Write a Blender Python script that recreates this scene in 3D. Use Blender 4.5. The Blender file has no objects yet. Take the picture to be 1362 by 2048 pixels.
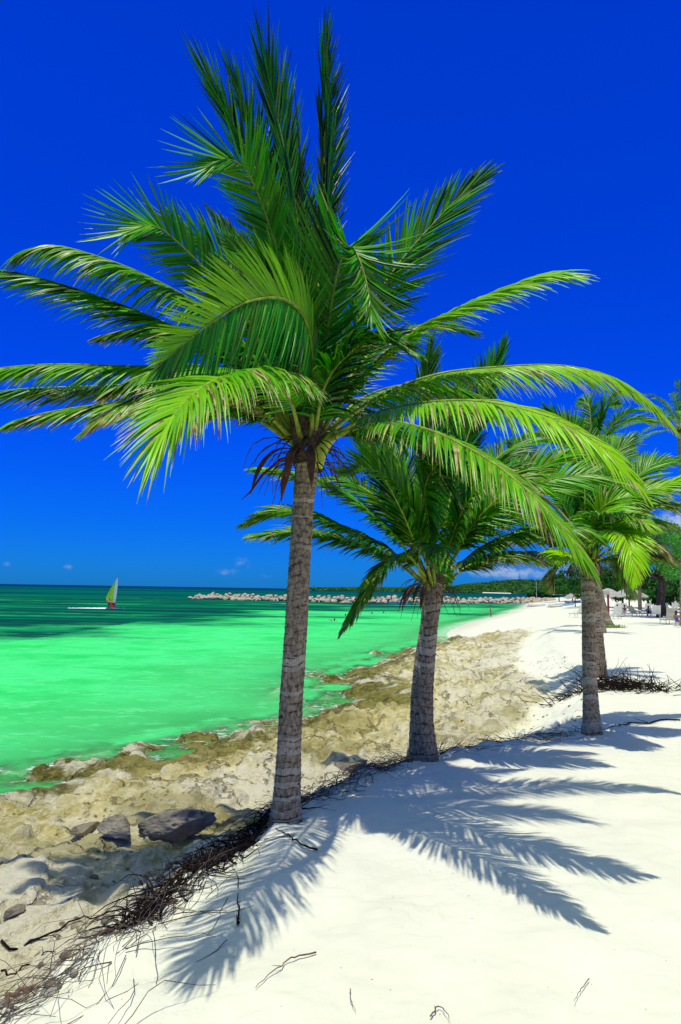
import bpy, math, random
import numpy as np
from mathutils import Vector, Matrix
R = math.radians
rng = np.random.default_rng(7); random.seed(7)
C = bpy.context.scene.collection
SC = bpy.context.scene

# ------------------------------------------------------------------ camera
CZ = 3.7; F = 1400.0
PITCH = R(6.3); ROLL = R(0.92)
_f = np.array([0, math.cos(PITCH), math.sin(PITCH)]); _u0 = np.array([0, -math.sin(PITCH), math.cos(PITCH)]); _r0 = np.array([1., 0, 0])
_r = math.cos(ROLL)*_r0 + math.sin(ROLL)*_u0; _u = -math.sin(ROLL)*_r0 + math.cos(ROLL)*_u0
cam_d = bpy.data.cameras.new('camera'); cam = bpy.data.objects.new('camera', cam_d); C.objects.link(cam)
cam_d.sensor_fit = 'VERTICAL'; cam_d.sensor_height = 36; cam_d.lens = 36*F/2048; cam_d.clip_end = 60000; cam_d.clip_start = .05
m4 = Matrix.Identity(4)
for i in range(3): m4[i][0], m4[i][1], m4[i][2] = _r[i], _u[i], -_f[i]
m4[2][3] = CZ
cam.matrix_world = m4; SC.camera = cam

def at(px, py, y):
    """world point seen at photo pixel (px, py) at world depth y"""
    d = _f + (px-681)/F*_r - (py-1024)/F*_u
    k = y/d[1]
    return np.array([d[0]*k, y, CZ + d[2]*k])

# ------------------------------------------------------------------ light
SUN = Vector((-.07, -.185, 1)).normalized()
W = bpy.data.worlds.new('World'); SC.world = W; W.use_nodes = True
class NT:
    """tiny node helper"""
    def __init__(s, tree): s.t = tree; s.n = tree.nodes; s.l = tree.links
    def new(s, typ, ins=None, **kw):
        n = s.n.new(typ)
        for k, v in kw.items(): setattr(n, k, v)
        for k, v in (ins or {}).items():
            if hasattr(v, 'is_linked') or isinstance(v, bpy.types.NodeSocket): s.l.new(v, n.inputs[k])
            else: n.inputs[k].default_value = v
        return n
    def math(s, op, a, b=None, c=None, clamp=False):
        ins = {0: a}
        if b is not None: ins[1] = b
        if c is not None: ins[2] = c
        return s.new('ShaderNodeMath', ins, operation=op, use_clamp=clamp).outputs[0]
    def mix(s, f, a, b, blend='MIX'):
        n = s.new('ShaderNodeMix', data_type='RGBA', blend_type=blend)
        for k, v in ((0, f), (6, a), (7, b)):
            if isinstance(v, bpy.types.NodeSocket): s.l.new(v, n.inputs[k])
            else: n.inputs[k].default_value = (*v, 1) if isinstance(v, tuple) and len(v) == 3 else v
        return n.outputs[2]
    def step(s, v, a, b, lo=0., hi=1.):
        return s.new('ShaderNodeMapRange', {0: v, 1: a, 2: b, 3: lo, 4: hi}, interpolation_type='SMOOTHSTEP').outputs[0]
    def noise(s, vec, scale, detail=4, rough=.55, dist=0., out=0):
        ins = {'Scale': scale, 'Detail': detail, 'Roughness': rough, 'Distortion': dist}
        if vec is not None: ins['Vector'] = vec
        return s.new('ShaderNodeTexNoise', ins).outputs[out]
    def ramp(s, v, stops):
        n = s.new('ShaderNodeValToRGB', {0: v}); cr = n.color_ramp
        while len(cr.elements) < len(stops): cr.elements.new(.5)
        for e, (p, c) in zip(cr.elements, stops): e.position = p; e.color = (*c, 1)
        return n.outputs[0]
    def scale(s, vec, xyz):
        return s.new('ShaderNodeMapping', {0: vec, 3: xyz}).outputs[0]

w = NT(W.node_tree); w.n.clear()
sky = w.new('ShaderNodeTexSky', sky_type='NISHITA', sun_disc=False, sun_elevation=math.asin(SUN.z), sun_rotation=math.atan2(SUN.x, SUN.y), altitude=0, air_density=1, dust_density=.3, ozone_density=4)
tc = w.new('ShaderNodeTexCoord').outputs['Generated']
sep = w.new('ShaderNodeSeparateXYZ', {0: tc})
dirx, diry, dirz = sep.outputs
# deep polarised Caribbean blue away from the sun, boosted to a warm glow round the sun, out of view, to fill shadows
el = w.math('ARCSINE', dirz)
tint = w.ramp(w.math('MULTIPLY', el, 1/1.0), [(0., (.022, .36, 1.32)), (.08, (.008, .31, 1.42)), (.25, (.002, .25, 1.72)), (.6, (.0, .255, 1.85)), (1., (.0, .24, 1.8))])
deep = w.mix(1., sky.outputs[0], tint, 'MULTIPLY')
dot = w.new('ShaderNodeVectorMath', {0: tc, 1: tuple(SUN)}, operation='DOT_PRODUCT').outputs['Value']
aur = w.step(dot, .64, .93)
pale = w.mix(1., sky.outputs[0], (3.3, 3.1, .82), 'MULTIPLY')
skyc = w.mix(aur, deep, pale)
# small fair-weather clouds low on the horizon
az = w.math('DIVIDE', dirx, w.math('MAXIMUM', diry, .05))
ez = w.math('DIVIDE', dirz, w.math('MAXIMUM', diry, .05))
cvec = w.new('ShaderNodeCombineXYZ', {0: az, 1: ez, 2: 0.}).outputs[0]
cn = w.noise(w.scale(cvec, (1, 1.6, 1)), 42, 6, .62)
tot = None
for (a_, e_, ra, re, st) in ((-.472, .029, .010, .006, .5), (-.387, .0245, .011, .006, .4), (-.137, .036, .018, .010, .5), (-.158, .022, .024, .006, .35), (-.10, .018, .02, .004, .2),
                             (.17, .03, .07, .016, .55), (.235, .035, .05, .02, .55), (.33, .03, .12, .03, .7), (.50, .098, .055, .03, 1.5), (.62, .10, .12, .045, 1.6)):
    dx = w.math('DIVIDE', w.math('SUBTRACT', az, a_), ra); dy = w.math('DIVIDE', w.math('SUBTRACT', ez, e_), re)
    q = w.math('ADD', w.math('MULTIPLY', dx, dx), w.math('MULTIPLY', dy, dy))
    mk = w.math('MULTIPLY', w.math('SUBTRACT', 1., q, clamp=True), st)
    tot = mk if tot is None else w.math('ADD', tot, mk)
front = w.step(diry, .02, .1)
cl = w.math('MULTIPLY', w.math('MULTIPLY', w.step(w.math('ADD', cn, w.math('MULTIPLY', tot, .22)), .50, .85), w.math('MINIMUM', tot, 1.)), front)
skyc = w.mix(w.math('MULTIPLY', cl, .85), skyc, (5.5, 6.3, 7.0, 1))
bg = w.new('ShaderNodeBackground', {0: skyc, 1: .10})
wo = w.new('ShaderNodeOutputWorld', {0: bg.outputs[0]})

sd = bpy.data.lights.new('sun', 'SUN'); sd.energy = 3.6; sd.angle = R(.53); sd.color = (1, .97, .88)
so = bpy.data.objects.new('sun', sd); C.objects.link(so); so.rotation_euler = SUN.to_track_quat('Z', 'Y').to_euler(); so.location = (0, 0, 60)
SC.view_settings.view_transform = 'Standard'; SC.view_settings.look = 'None'; SC.view_settings.exposure = 0; SC.view_settings.gamma = 1
SC.cycles.max_bounces = 8; SC.cycles.transparent_max_bounces = 12; SC.cycles.caustics_reflective = False; SC.cycles.caustics_refractive = False

# ------------------------------------------------------------------ helpers
def tag(o, label=None, cat=None, group=None, kind=None):
    for k, v in (('label', label), ('category', cat), ('group', group), ('kind', kind)):
        if v: o[k] = v
    return o
def empty(name, loc=(0, 0, 0), label=None, cat=None, group=None, rz=0):
    o = bpy.data.objects.new(name, None); C.objects.link(o); o.location = tuple(loc); o.rotation_euler = (0, 0, rz); o.empty_display_size = .2
    return tag(o, label, cat, group)
def copy_tree(o, parent=None):
    c = o.copy(); C.objects.link(c)
    if parent is not None: c.parent = parent
    for ch in list(o.children): copy_tree(ch, c)
    return c
def link(name, me, mat, parent=None, loc=None):
    o = bpy.data.objects.new(name, me); C.objects.link(o)
    if mat: me.materials.append(mat)
    if parent is not None: o.parent = parent
    if loc is not None: o.location = tuple(loc)
    return o
def grid_mesh(V, nu, nv, name, attrs=None, smooth=True, wrap=False):
    """V: (nu*nv,3) verts row-major"""
    me = bpy.data.meshes.new(name)
    i = np.arange(nu-1)[:, None]; j = np.arange(nv if wrap else nv-1)[None, :]; j2 = (j+1) % nv
    q = np.stack([i*nv+j, i*nv+j2, (i+1)*nv+j2, (i+1)*nv+j], -1).reshape(-1, 4)
    raw_mesh(me, V, q); set_attrs(me, attrs)
    me.polygons.foreach_set('use_smooth', np.full(len(q), smooth)); me.update()
    return me
def raw_mesh(me, V, q):
    V = np.asarray(V, np.float32); q = np.asarray(q, np.int32)
    me.vertices.add(len(V)); me.vertices.foreach_set('co', V.ravel())
    me.loops.add(q.size); me.loops.foreach_set('vertex_index', q.ravel())
    me.polygons.add(len(q)); me.polygons.foreach_set('loop_start', np.arange(len(q), dtype=np.int32)*q.shape[1])
    me.update(calc_edges=True)
def set_attrs(me, attrs):
    for k, v in (attrs or {}).items():
        v = np.asarray(v, np.float32)
        if v.ndim == 1:
            a = me.attributes.new(k, 'FLOAT', 'POINT'); a.data.foreach_set('value', v)
        else:
            a = me.attributes.new(k, 'FLOAT_COLOR', 'POINT'); a.data.foreach_set('color', np.concatenate([v, np.ones((len(v), 1), np.float32)], 1).ravel() if v.shape[1] == 3 else v.ravel())
class MB:
    """collects shapes into one mesh"""
    def __init__(s): s.v = []; s.f = []; s.n = 0
    def add(s, V, Fs):
        s.v.append(np.asarray(V, float)); s.f += [tuple(int(i)+s.n for i in f) for f in Fs]; s.n += len(V); return s
    def box(s, c, d, rz=0, rx=0):
        h = np.array(d)/2; V = np.array([[x, y, z] for x in (-1, 1) for y in (-1, 1) for z in (-1, 1)])*h
        V = V @ np.array(Matrix.Rotation(rx, 3, 'X')).T @ np.array(Matrix.Rotation(rz, 3, 'Z')).T + np.array(c)
        return s.add(V, [(0, 1, 3, 2), (4, 6, 7, 5), (0, 4, 5, 1), (2, 3, 7, 6), (0, 2, 6, 4), (1, 5, 7, 3)])
    def tube(s, P, r, n=8, flat=1., cap=True):
        P = np.asarray(P, float); m = len(P); r = np.broadcast_to(np.asarray(r, float), (m,))
        T = np.gradient(P, axis=0); T /= np.linalg.norm(T, axis=1)[:, None]+1e-9
        ref = np.array([0, 0, 1.]) if abs(T[0][2]) < .9 else np.array([0, 1., 0])
        A = np.cross(T[0], ref); A /= np.linalg.norm(A); V = []
        for k in range(m):
            A = A - T[k]*A.dot(T[k]); A /= np.linalg.norm(A)+1e-9; B = np.cross(T[k], A)
            for j in range(n):
                t = 2*math.pi*j/n; V.append(P[k] + r[k]*(math.cos(t)*A + flat*math.sin(t)*B))
        Fs = [(k*n+j, k*n+(j+1) % n, (k+1)*n+(j+1) % n, (k+1)*n+j) for k in range(m-1) for j in range(n)]
        if cap: Fs += [tuple(range(n-1, -1, -1)), tuple((m-1)*n+j for j in range(n))]
        return s.add(V, Fs)
    def build(s, name, mat, parent=None, loc=None, smooth=False):
        me = bpy.data.meshes.new(name); me.from_pydata(np.concatenate(s.v).tolist(), [], s.f)
        if smooth: me.polygons.foreach_set('use_smooth', np.full(len(s.f), True))
        me.update(); return link(name, me, mat, parent, loc)

# ---- vectorised value noise
def _hash(ix, iy, iz, seed):
    h = (ix*374761393 + iy*668265263 + iz*1274126177 + seed*974634777) & 0xFFFFFFFF
    h = ((h ^ (h >> 13))*1274126177) & 0xFFFFFFFF
    return ((h ^ (h >> 16)) & 0xFFFFFF)/float(0xFFFFFF)
def vnoise(P, seed=0):
    P = np.asarray(P, float); I = np.floor(P).astype(np.int64); f = P-I; f = f*f*f*(f*(f*6-15)+10); out = 0
    for dx in (0, 1):
        for dy in (0, 1):
            for dz in (0, 1):
                wgt = (f[:, 0] if dx else 1-f[:, 0])*(f[:, 1] if dy else 1-f[:, 1])*(f[:, 2] if dz else 1-f[:, 2])
                out = out + wgt*_hash(I[:, 0]+dx, I[:, 1]+dy, I[:, 2]+dz, seed)
    return out
def fbm(P, oct=4, seed=0, gain=.5, ridge=False):
    a = 1.; s = 0; t = 0; P = np.asarray(P, float)
    for o in range(oct):
        v = vnoise(P*(2.03**o)+o*17.3, seed+o)
        if ridge: v = 1-np.abs(2*v-1)
        s = s+a*v; t += a; a *= gain
    return s/t
def sstep(a, b, x): t = np.clip((x-a)/(b-a), 0, 1); return t*t*(3-2*t)
def poly_sd(P, L):
    """signed distance to polyline (positive on its right side)"""
    best = np.full(len(P), 1e9); sgn = np.ones(len(P)); L = np.asarray(L, float)
    for a, b in zip(L[:-1], L[1:]):
        d = b-a; t = np.clip(((P-a)@d)/(d@d), 0, 1); q = P-(a+t[:, None]*d); dist = np.hypot(q[:, 0], q[:, 1])
        cr = d[0]*(P[:, 1]-a[1]) - d[1]*(P[:, 0]-a[0]); k = dist < best-1e-9
        best = np.where(k, dist, best); sgn = np.where(k, np.where(cr < 0, 1, -1), sgn)
    return best*sgn

# ------------------------------------------------------------------ materials
def new_mat(name):
    m = bpy.data.materials.new(name); m.use_nodes = True; t = NT(m.node_tree); t.n.clear()
    out = t.new('ShaderNodeOutputMaterial'); return m, t, out
def pbr(t, out, col, rough=.7, spec=.3, normal=None):
    ins = {'Base Color': col if isinstance(col, bpy.types.NodeSocket) else (*col, 1), 'Roughness': rough, 'Specular IOR Level': spec}
    if normal is not None: ins['Normal'] = normal
    b = t.new('ShaderNodeBsdfPrincipled', ins); t.l.new(b.outputs[0], out.inputs[0]); return b
def simple(name, col, rough=.6, spec=.3, var=.2, scale=8, bump=.0):
    m, t, out = new_mat(name); co = t.new('ShaderNodeTexCoord').outputs['Object']
    n = t.noise(co, scale, 5)
    c = t.mix(t.step(n, .3, .7), tuple(x*(1-var) for x in col), tuple(min(1, x*(1+var)) for x in col))
    nm = t.new('ShaderNodeBump', {'Strength': bump, 'Height': n}).outputs[0] if bump else None
    pbr(t, out, c, rough, spec, nm); return m

def leaf_mat(name, g1, g2, yl, dry, trans=.35):
    m, t, out = new_mat(name)
    a = t.new('ShaderNodeAttribute', attribute_name='Col'); s = t.new('ShaderNodeSeparateColor', {0: a.outputs['Color']})
    c = t.mix(s.outputs[1], g1, g2); c = t.mix(s.outputs[2], c, yl)
    n = t.noise(t.new('ShaderNodeTexCoord').outputs['Object'], 14, 3)
    d = t.step(t.math('ADD', s.outputs[0], t.math('MULTIPLY', t.math('SUBTRACT', n, .5), .9)), .42, .62)
    dc = t.mix(t.step(t.noise(t.new('ShaderNodeTexCoord').outputs['Object'], 5, 2), .35, .65), dry, (.60, .52, .20))
    c = t.mix(d, c, dc)
    b = t.new('ShaderNodeBsdfPrincipled', {'Base Color': c, 'Roughness': .34, 'Specular IOR Level': .26})
    tr = t.new('ShaderNodeBsdfTranslucent', {0: t.mix(1., c, (1.2, 1.8, .4), 'MULTIPLY')})
    mx = t.new('ShaderNodeMixShader', {0: trans, 1: b.outputs[0], 2: tr.outputs[0]}); t.l.new(mx.outputs[0], out.inputs[0]); return m
M_LEAF = leaf_mat('palm_leaf', (.002, .020, .001), (.024, .37, .002), (.36, .68, .004), (.13, .07, .018), .16)  # near-black green carries leaf self-shade, yellow also the look of sunlit leaflets
M_MIDRIB = simple('palm_midrib', (.28, .34, .03), .5, .3, .35, 12)
M_PETIOLE = M_MIDRIB
M_FIBRE = simple('palm_fibre', (.11, .072, .042), .9, .1, .55, 30, .4)
M_HUSK = simple('coconut_husk', (.22, .30, .05), .5, .3, .3, 6)
M_SPATHE = simple('dry_spathe', (.13, .06, .035), .8, .1, .4, 14, .3)
def trunk_mat(name, dark, mid, pale):
    m, t, out = new_mat(name)
    a = t.new('ShaderNodeAttribute', attribute_name='Col'); s = t.new('ShaderNodeSeparateColor', {0: a.outputs['Color']})
    co = t.new('ShaderNodeTexCoord').outputs['Object']
    n1 = t.noise(t.scale(co, (9, 9, 5)), 3, 6, .65); n2 = t.noise(t.scale(co, (30, 30, 6)), 3, 4, .6); n3 = t.noise(t.scale(co, (3, 3, 7)), 2.2, 3)
    c = t.mix(t.step(n1, .3, .72), dark, mid)
    c = t.mix(t.math('MULTIPLY', t.math('MULTIPLY', t.step(t.math('ADD', s.outputs[1], t.math('MULTIPLY', n3, .8)), 1.02, 1.3), t.step(n2, .3, .6)), t.step(s.outputs[0], .12, .3)), c, pale)
    c = t.mix(t.math('MULTIPLY', t.step(t.math('ADD', s.outputs[0], t.math('MULTIPLY', t.math('SUBTRACT', n1, .5), .5)), .24, .06), .85), c, tuple(x*.28 for x in dark))
    c = t.mix(t.math('MULTIPLY', t.step(t.noise(t.scale(co, (5, 5, 9)), 1.7, 3), .62, .68), .8), c, tuple(x*.3 for x in dark))
    h = t.math('ADD', t.math('MULTIPLY', n2, .5), t.math('MULTIPLY', n1, .6))
    bp = t.new('ShaderNodeBump', {'Strength': .5, 'Distance': .012, 'Height': h}).outputs[0]
    pbr(t, out, c, .9, .1, bp); return m
M_TRUNK = trunk_mat('palm_bark', (.14, .098, .058), (.46, .345, .205), (.52, .44, .30))

# ------------------------------------------------------------------ terrain
WL = [(-40, -30), (-14, 2), (-9, 8.5), (-6.0, 12.4), (-4.75, 13.8), (-3.2, 15.9), (-1.1, 19.1), (1.2, 21.4), (.34, 25.1), (.9, 32.2), (3.0, 39), (7.3, 50), (10.5, 65), (17.3, 90), (27, 118), (43, 168), (57, 215), (66, 260), (100, 380), (170, 470), (330, 560), (900, 640), (4000, 900)]
BM = [(-22, -30), (-3.6, 0), (-1.86, 3.65), (-.66, 7.55), (1.1, 10.6), (4.3, 12.8), (7.4, 20.6), (9.8, 32), (13.5, 45), (22, 65), (31, 90), (42, 118), (60, 168), (75, 215), (84, 260), (120, 380), (200, 440), (360, 520), (900, 600), (4000, 850)]
def polar(a0, a1, na, r0, r1, nr, cx=0., cy=-3., sh=.62):
    r = np.r_[np.geomspace(r0, 4.5, 110, endpoint=False), np.geomspace(4.5, 42, int(nr*sh), endpoint=False), np.geomspace(42, r1, nr-110-int(nr*sh))]; k_ = int(na*.84); m_ = (na-k_)//2; a = np.radians(np.r_[np.linspace(-89, -31, m_, endpoint=False), np.linspace(-31, 31, na-2*m_), np.linspace(31, 89, m_+1)[1:]])
    RR, AA = np.meshgrid(r, a, indexing='ij')
    return np.stack([(cx+RR*np.sin(AA)).ravel(), (cy+RR*np.cos(AA)).ravel()], 1)
def ground(P, detail=True):
    """height and masks of the beach at xy points"""
    P = np.asarray(P, float); n = len(P)
    p3 = np.concatenate([P, np.zeros((n, 1))], 1)
    far = sstep(46, 62, P[:, 1])
    wob = (fbm(p3*.55, 3, 3)-.5)*1.6*(1-far) + (fbm(p3*.05, 3, 4)-.5)*3*far
    dw = poly_sd(P, WL)+wob*.8; db = poly_sd(P, BM)+(fbm(p3*.8, 3, 8)-.5)*.5
    t = np.where(db >= 0, 1., np.clip(dw, 0, None)/(np.clip(dw, 0, None)+np.clip(-db, 0, None)+1e-6))
    zr = np.interp(t, [0, .03, .10, .3, .55, .78, .88, .96, 1], [0, .16, .34, .52, .64, .74, .86, 1.14, 1.3])
    zs = np.interp(t, [0, .3, 1], [0, .32, 1.3])
    z = zr*(1-far)+zs*far
    z = z + np.where(db > 0, np.minimum(.017*db, 1.0), 0)
    z = np.where(dw < 0, -np.minimum(2.2, .10*(-dw)**.9+.02), z)
    rock = (1-far)*sstep(-3.5, -.6, dw)*(1-sstep(-.55, -.08, db))*(1-sstep(.62, .95, t-.16*(1-sstep(8, 11.5, P[:, 1]))))
    if detail:
        lump = fbm(p3*np.array([.9, .55, 1]), 3, 11); rid = fbm(p3*1.7, 4, 21, ridge=True); fine = fbm(p3*6, 4, 31)
        pit = np.clip(.42-vnoise(p3*3.3, 41), 0, .2)
        rk2 = sstep(0, .35, rock); crag = fbm(p3*np.array([2.6, 2.0, 1]), 3, 91, ridge=True); step_ = np.round(lump*7)/7
        z = z + rk2*(((lump*.55+step_*.45)-.5)*1.0 - (rid-.62)*.22 - (crag-.62)*.14 + (fine-.5)*.10 - pit*.5)*np.where(dw < 0, .9, np.clip(.45+t*1.6, 0, 1)*(1-.45*sstep(.5, .9, t)))
        bank = sstep(.8, .93, t)*(1-sstep(0, .9, db))*(1-far)
        z = z + bank*((fbm(p3*2.2, 3, 51)-.5)*.16+(fine-.5)*.05)
        sand = (1-rock)*(t > .5)
        z = z + sand*((fbm(p3*.35, 2, 61)-.5)*.14 + ((fbm(p3*2.6, 2, 62)-.5)*.06+(fbm(p3*np.array([7, 11, 1]), 2, 63)-.5)*.025)*(1-sstep(14, 40, P[:, 1])))
    return z, rock, t, dw, db
NA, NR = 660, 820
GP = polar(None, None, NA, 1.6, 3000, NR)
gz, grock, gt, gdw, gdb = ground(GP)
gv = np.concatenate([GP, gz[:, None]], 1)
def gz_at(x, y): return float(ground(np.array([[x, y]]))[0][0])
m, t, out = new_mat('beach_sand_and_reef')
geo = t.new('ShaderNodeNewGeometry').outputs['Position']
am = t.new('ShaderNodeAttribute', attribute_name='Mask'); s = t.new('ShaderNodeSeparateColor', {0: am.outputs['Color']})
rockm, tm, wetm = s.outputs
nA = t.noise(geo, 1.3, 6, .65); nB = t.noise(geo, 5., 6, .7); nC = t.noise(geo, 26., 5, .7); nD = t.noise(geo, 120, 3, .7)
sandc = t.mix(t.step(nA, .3, .7), (.735, .725, .545), (.80, .79, .60))
sandc = t.mix(t.math('MULTIPLY', t.step(nC, .68, .74), .35), sandc, (.45, .37, .27))
sandc = t.mix(t.math('MULTIPLY', t.step(nD, .35, .7), .15), sandc, (.62, .55, .42))
# limestone shelf: ochre, pale higher up, pit and crevice shade painted in; olive algae towards the water line
rc = t.mix(t.step(nB, .32, .68), (.52, .43, .13), (.82, .735, .41))
rc = t.mix(t.math('MULTIPLY', t.step(t.math('ADD', tm, t.math('MULTIPLY', t.math('SUBTRACT', nA, .5), .9)), .34, .74), .7), rc, (.82, .765, .55))
rc = t.mix(t.step(t.math('ADD', tm, t.math('MULTIPLY', t.math('SUBTRACT', nA, .5), .55)), .34, .10), rc, t.mix(t.step(nB, .35, .65), (.060, .065, .014), (.25, .225, .045)))
vor = t.new('ShaderNodeTexVoronoi', {'Vector': geo, 'Scale': 9., 'Randomness': 1.}, feature='F1').outputs['Distance']
pit_shade = t.math('MULTIPLY', t.step(vor, .30, .16), t.step(t.noise(geo, 2.4, 2), .50, .60))
wp = t.new('ShaderNodeVectorMath', {0: geo, 1: t.new('ShaderNodeVectorMath', {0: t.noise(geo, 1.8, 4, .6, out=1), 'Scale': .9}, operation='SCALE').outputs[0]}, operation='ADD').outputs[0]
crk = t.new('ShaderNodeTexVoronoi', {'Vector': wp, 'Scale': 1.15}, feature='DISTANCE_TO_EDGE').outputs['Distance']
crm = t.math('MULTIPLY', t.step(crk, .050, .010), t.step(t.noise(geo, 1.1, 3), .42, .55))
big = t.noise(t.scale(geo, (.8, 1.3, 1)), .55, 5, .62)
rc = t.mix(t.math('MULTIPLY', t.step(big, .52, .60), .6), rc, (.36, .31, .085))
rc = t.mix(t.math('MULTIPLY', t.step(big, .50, .40), .75), rc, (.85, .79, .57))
rc = t.mix(t.math('MULTIPLY', crm, .62), rc, (.16, .12, .045))  # cracks, with crevice shade painted along them
rc = t.mix(t.math('MULTIPLY', t.math('MULTIPLY', t.step(t.noise(geo, .75, 5, .65), .52, .64), t.step(nB, .62, .40)), .75), rc, (.27, .235, .075))
rc = t.mix(t.math('MULTIPLY', pit_shade, .85), rc, (.16, .105, .04))  # pit shade painted in, since the overhead sun leaves hollows flat
rc = t.mix(t.math('MULTIPLY', t.step(nC, .61, .72), .55), rc, (.17, .125, .05))  # dark flecks painted in place of shade in the cavities
edge = t.step(t.math('ADD', rockm, t.math('MULTIPLY', t.math('ADD', t.math('MULTIPLY', t.math('SUBTRACT', nB, .5), .9), t.math('MULTIPLY', t.math('SUBTRACT', nA, .5), .9)))), .25, .7)
gc = t.mix(edge, sandc, rc)
gc = t.mix(t.math('MULTIPLY', wetm, .55), gc, t.mix(1., gc, (.66, .60, .52), 'MULTIPLY'))
hh = t.math('SUBTRACT', t.math('MULTIPLY', nB, .5), t.math('SUBTRACT', t.math('MULTIPLY', crm, .5), t.math('ADD', t.math('MULTIPLY', nC, .45), t.math('MULTIPLY', nD, .06))))
bs = t.math('ADD', .22, t.math('MULTIPLY', edge, .6))
bp = t.new('ShaderNodeBump', {'Strength': bs, 'Distance': t.math('ADD', .07, t.math('MULTIPLY', edge, .13)), 'Height': hh}).outputs[0]
pbr(t, out, gc, .92, .1, bp)
M_GROUND = m
gme = grid_mesh(gv, NR, NA, 'ground', {'Mask': np.stack([grock, gt, np.clip((1-sstep(.02, .26, gt))*sstep(50, 75, GP[:, 1])*sstep(-.5, .2, gdw), 0, 1)], 1)})
tag(link('ground', gme, M_GROUND), kind='structure', label='white sand beach with an ochre limestone shelf along the water')

# ------------------------------------------------------------------ water
WA, WR = 460, 860
WP = polar(None, None, WA, 3, 30000, WR, sh=.36)
wz_, wrock, wt, wdw, wdb = ground(WP)
depth = np.clip(-wz_, 0, 3)
x, y = WP[:, 0], WP[:, 1]
bound = np.where(x < -21, 43+(-21-x)*.02, np.interp(x, [-21, -15, -9, 12, 40, 80], [50, 68, 94, 124, 160, 190]))
weed = (y-bound)/(.18*bound)
for_open = sstep(205, 260, y)
near = 1-sstep(15, 120, np.hypot(x, y))
wv = np.concatenate([WP, ((fbm(np.stack([x*.8, y*1.1, y*0], 1), 3, 77)-.5)*.10*near)[:, None]-.01], 1)
m, t, out = new_mat('sea_water')
geo = t.new('ShaderNodeNewGeometry').outputs['Position']
A = lambda k: t.new('ShaderNodeAttribute', attribute_name=k).outputs['Fac']
dp, wd, op = A('depth'), A('weed'), A('open')
st = t.scale(geo, (.35, 1, 1))
n1 = t.noise(t.scale(geo, (.6, 1, 1)), .05, 5, .6); n2 = t.noise(t.scale(geo, (.8, 1, 1)), .22, 5, .65); n3 = t.noise(st, 1.6, 5, .65); n4 = t.noise(t.scale(geo, (.5, 1, 1)), 7, 4, .6)
em = t.mix(t.step(n2, .3, .7), (.02, .57, .10), (.085, .80, .23))
em = t.mix(t.math('MULTIPLY', t.step(t.math('ADD', dp, t.math('MULTIPLY', t.math('SUBTRACT', n2, .5), .9)), 1.05, .15), .8), em, (.07, .45, .125))
em = t.mix(t.math('MULTIPLY', t.step(t.math('ADD', n3, t.math('MULTIPLY', t.math('SUBTRACT', n4, .5), .6)), .50, .70), .38), em, (.20, .88, .33))  # wave sparkle painted into the colour as paler green flecks
em = t.mix(t.math('MULTIPLY', t.step(t.math('ADD', n2, t.math('MULTIPLY', t.math('SUBTRACT', n3, .5), .5)), .54, .68), .38), em, (.0, .33, .075))
wm = t.step(t.math('ADD', wd, t.math('ADD', t.math('MULTIPLY', t.math('SUBTRACT', n1, .5), 20.), t.math('MULTIPLY', t.math('SUBTRACT', n2, .5), 8.0))), -2.0, 2.9)
dk = t.mix(t.step(t.noise(t.scale(geo, (.16, 1, 1)), .16, 4, .6), .42, .68), (.0, .042, .040), (.0, .20, .075))
c = t.mix(t.math('MULTIPLY', wm, .97), em, dk)
opn = t.mix(t.step(t.noise(t.scale(geo, (.1, 1, 1)), .012, 3), .4, .6), (.0, .13, .08), (.0, .055, .06))
c = t.mix(op, c, opn)
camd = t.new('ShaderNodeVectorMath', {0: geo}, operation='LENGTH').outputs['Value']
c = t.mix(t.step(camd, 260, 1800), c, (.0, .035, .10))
fz = t.math('MULTIPLY', t.step(t.noise(t.scale(geo, (.10, 1, 1)), .11, 3, .7), .70, .76), t.step(camd, 90, 300))
fz = t.math('MULTIPLY', fz, t.step(t.noise(t.scale(geo, (.12, .5, 1)), .015, 2), .45, .6))
shf = t.math('MULTIPLY', t.step(t.math('ADD', dp, t.math('MULTIPLY', t.math('SUBTRACT', n3, .5), .55)), .16, .0), t.step(n4, .42, .60))
foam = t.math('MAXIMUM', t.math('MULTIPLY', fz, .8), t.math('MULTIPLY', shf, .85))
c = t.mix(foam, c, (.82, .86, .84))
wh = t.math('ADD', t.math('MULTIPLY', n3, .7), t.math('MULTIPLY', n4, .25))
wb = t.new('ShaderNodeBump', {'Strength': .35, 'Distance': .12, 'Height': wh}).outputs[0]
bd_ = t.new('ShaderNodeBsdfDiffuse', {0: c, 'Normal': wb}); bg_ = t.new('ShaderNodeBsdfAnisotropic', {'Roughness': .22, 'Normal': wb}); b = t.new('ShaderNodeMixShader', {0: .022, 1: bd_.outputs[0], 2: bg_.outputs[0]})
tr = t.new('ShaderNodeBsdfTransparent', {0: (.75, 1, .85, 1)})
alpha = t.math('MAXIMUM', t.step(dp, -.03, .42, .12, 1.), foam)
mx = t.new('ShaderNodeMixShader', {0: alpha, 1: tr.outputs[0], 2: b.outputs[0]}); t.l.new(mx.outputs[0], out.inputs[0])
wme = grid_mesh(wv, WR, WA, 'sea', {'depth': depth, 'weed': np.clip(weed, -4, 4), 'open': for_open})
tag(link('sea', wme, m), kind='structure', label='emerald shallow sea with dark weed beds further out')

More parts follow.
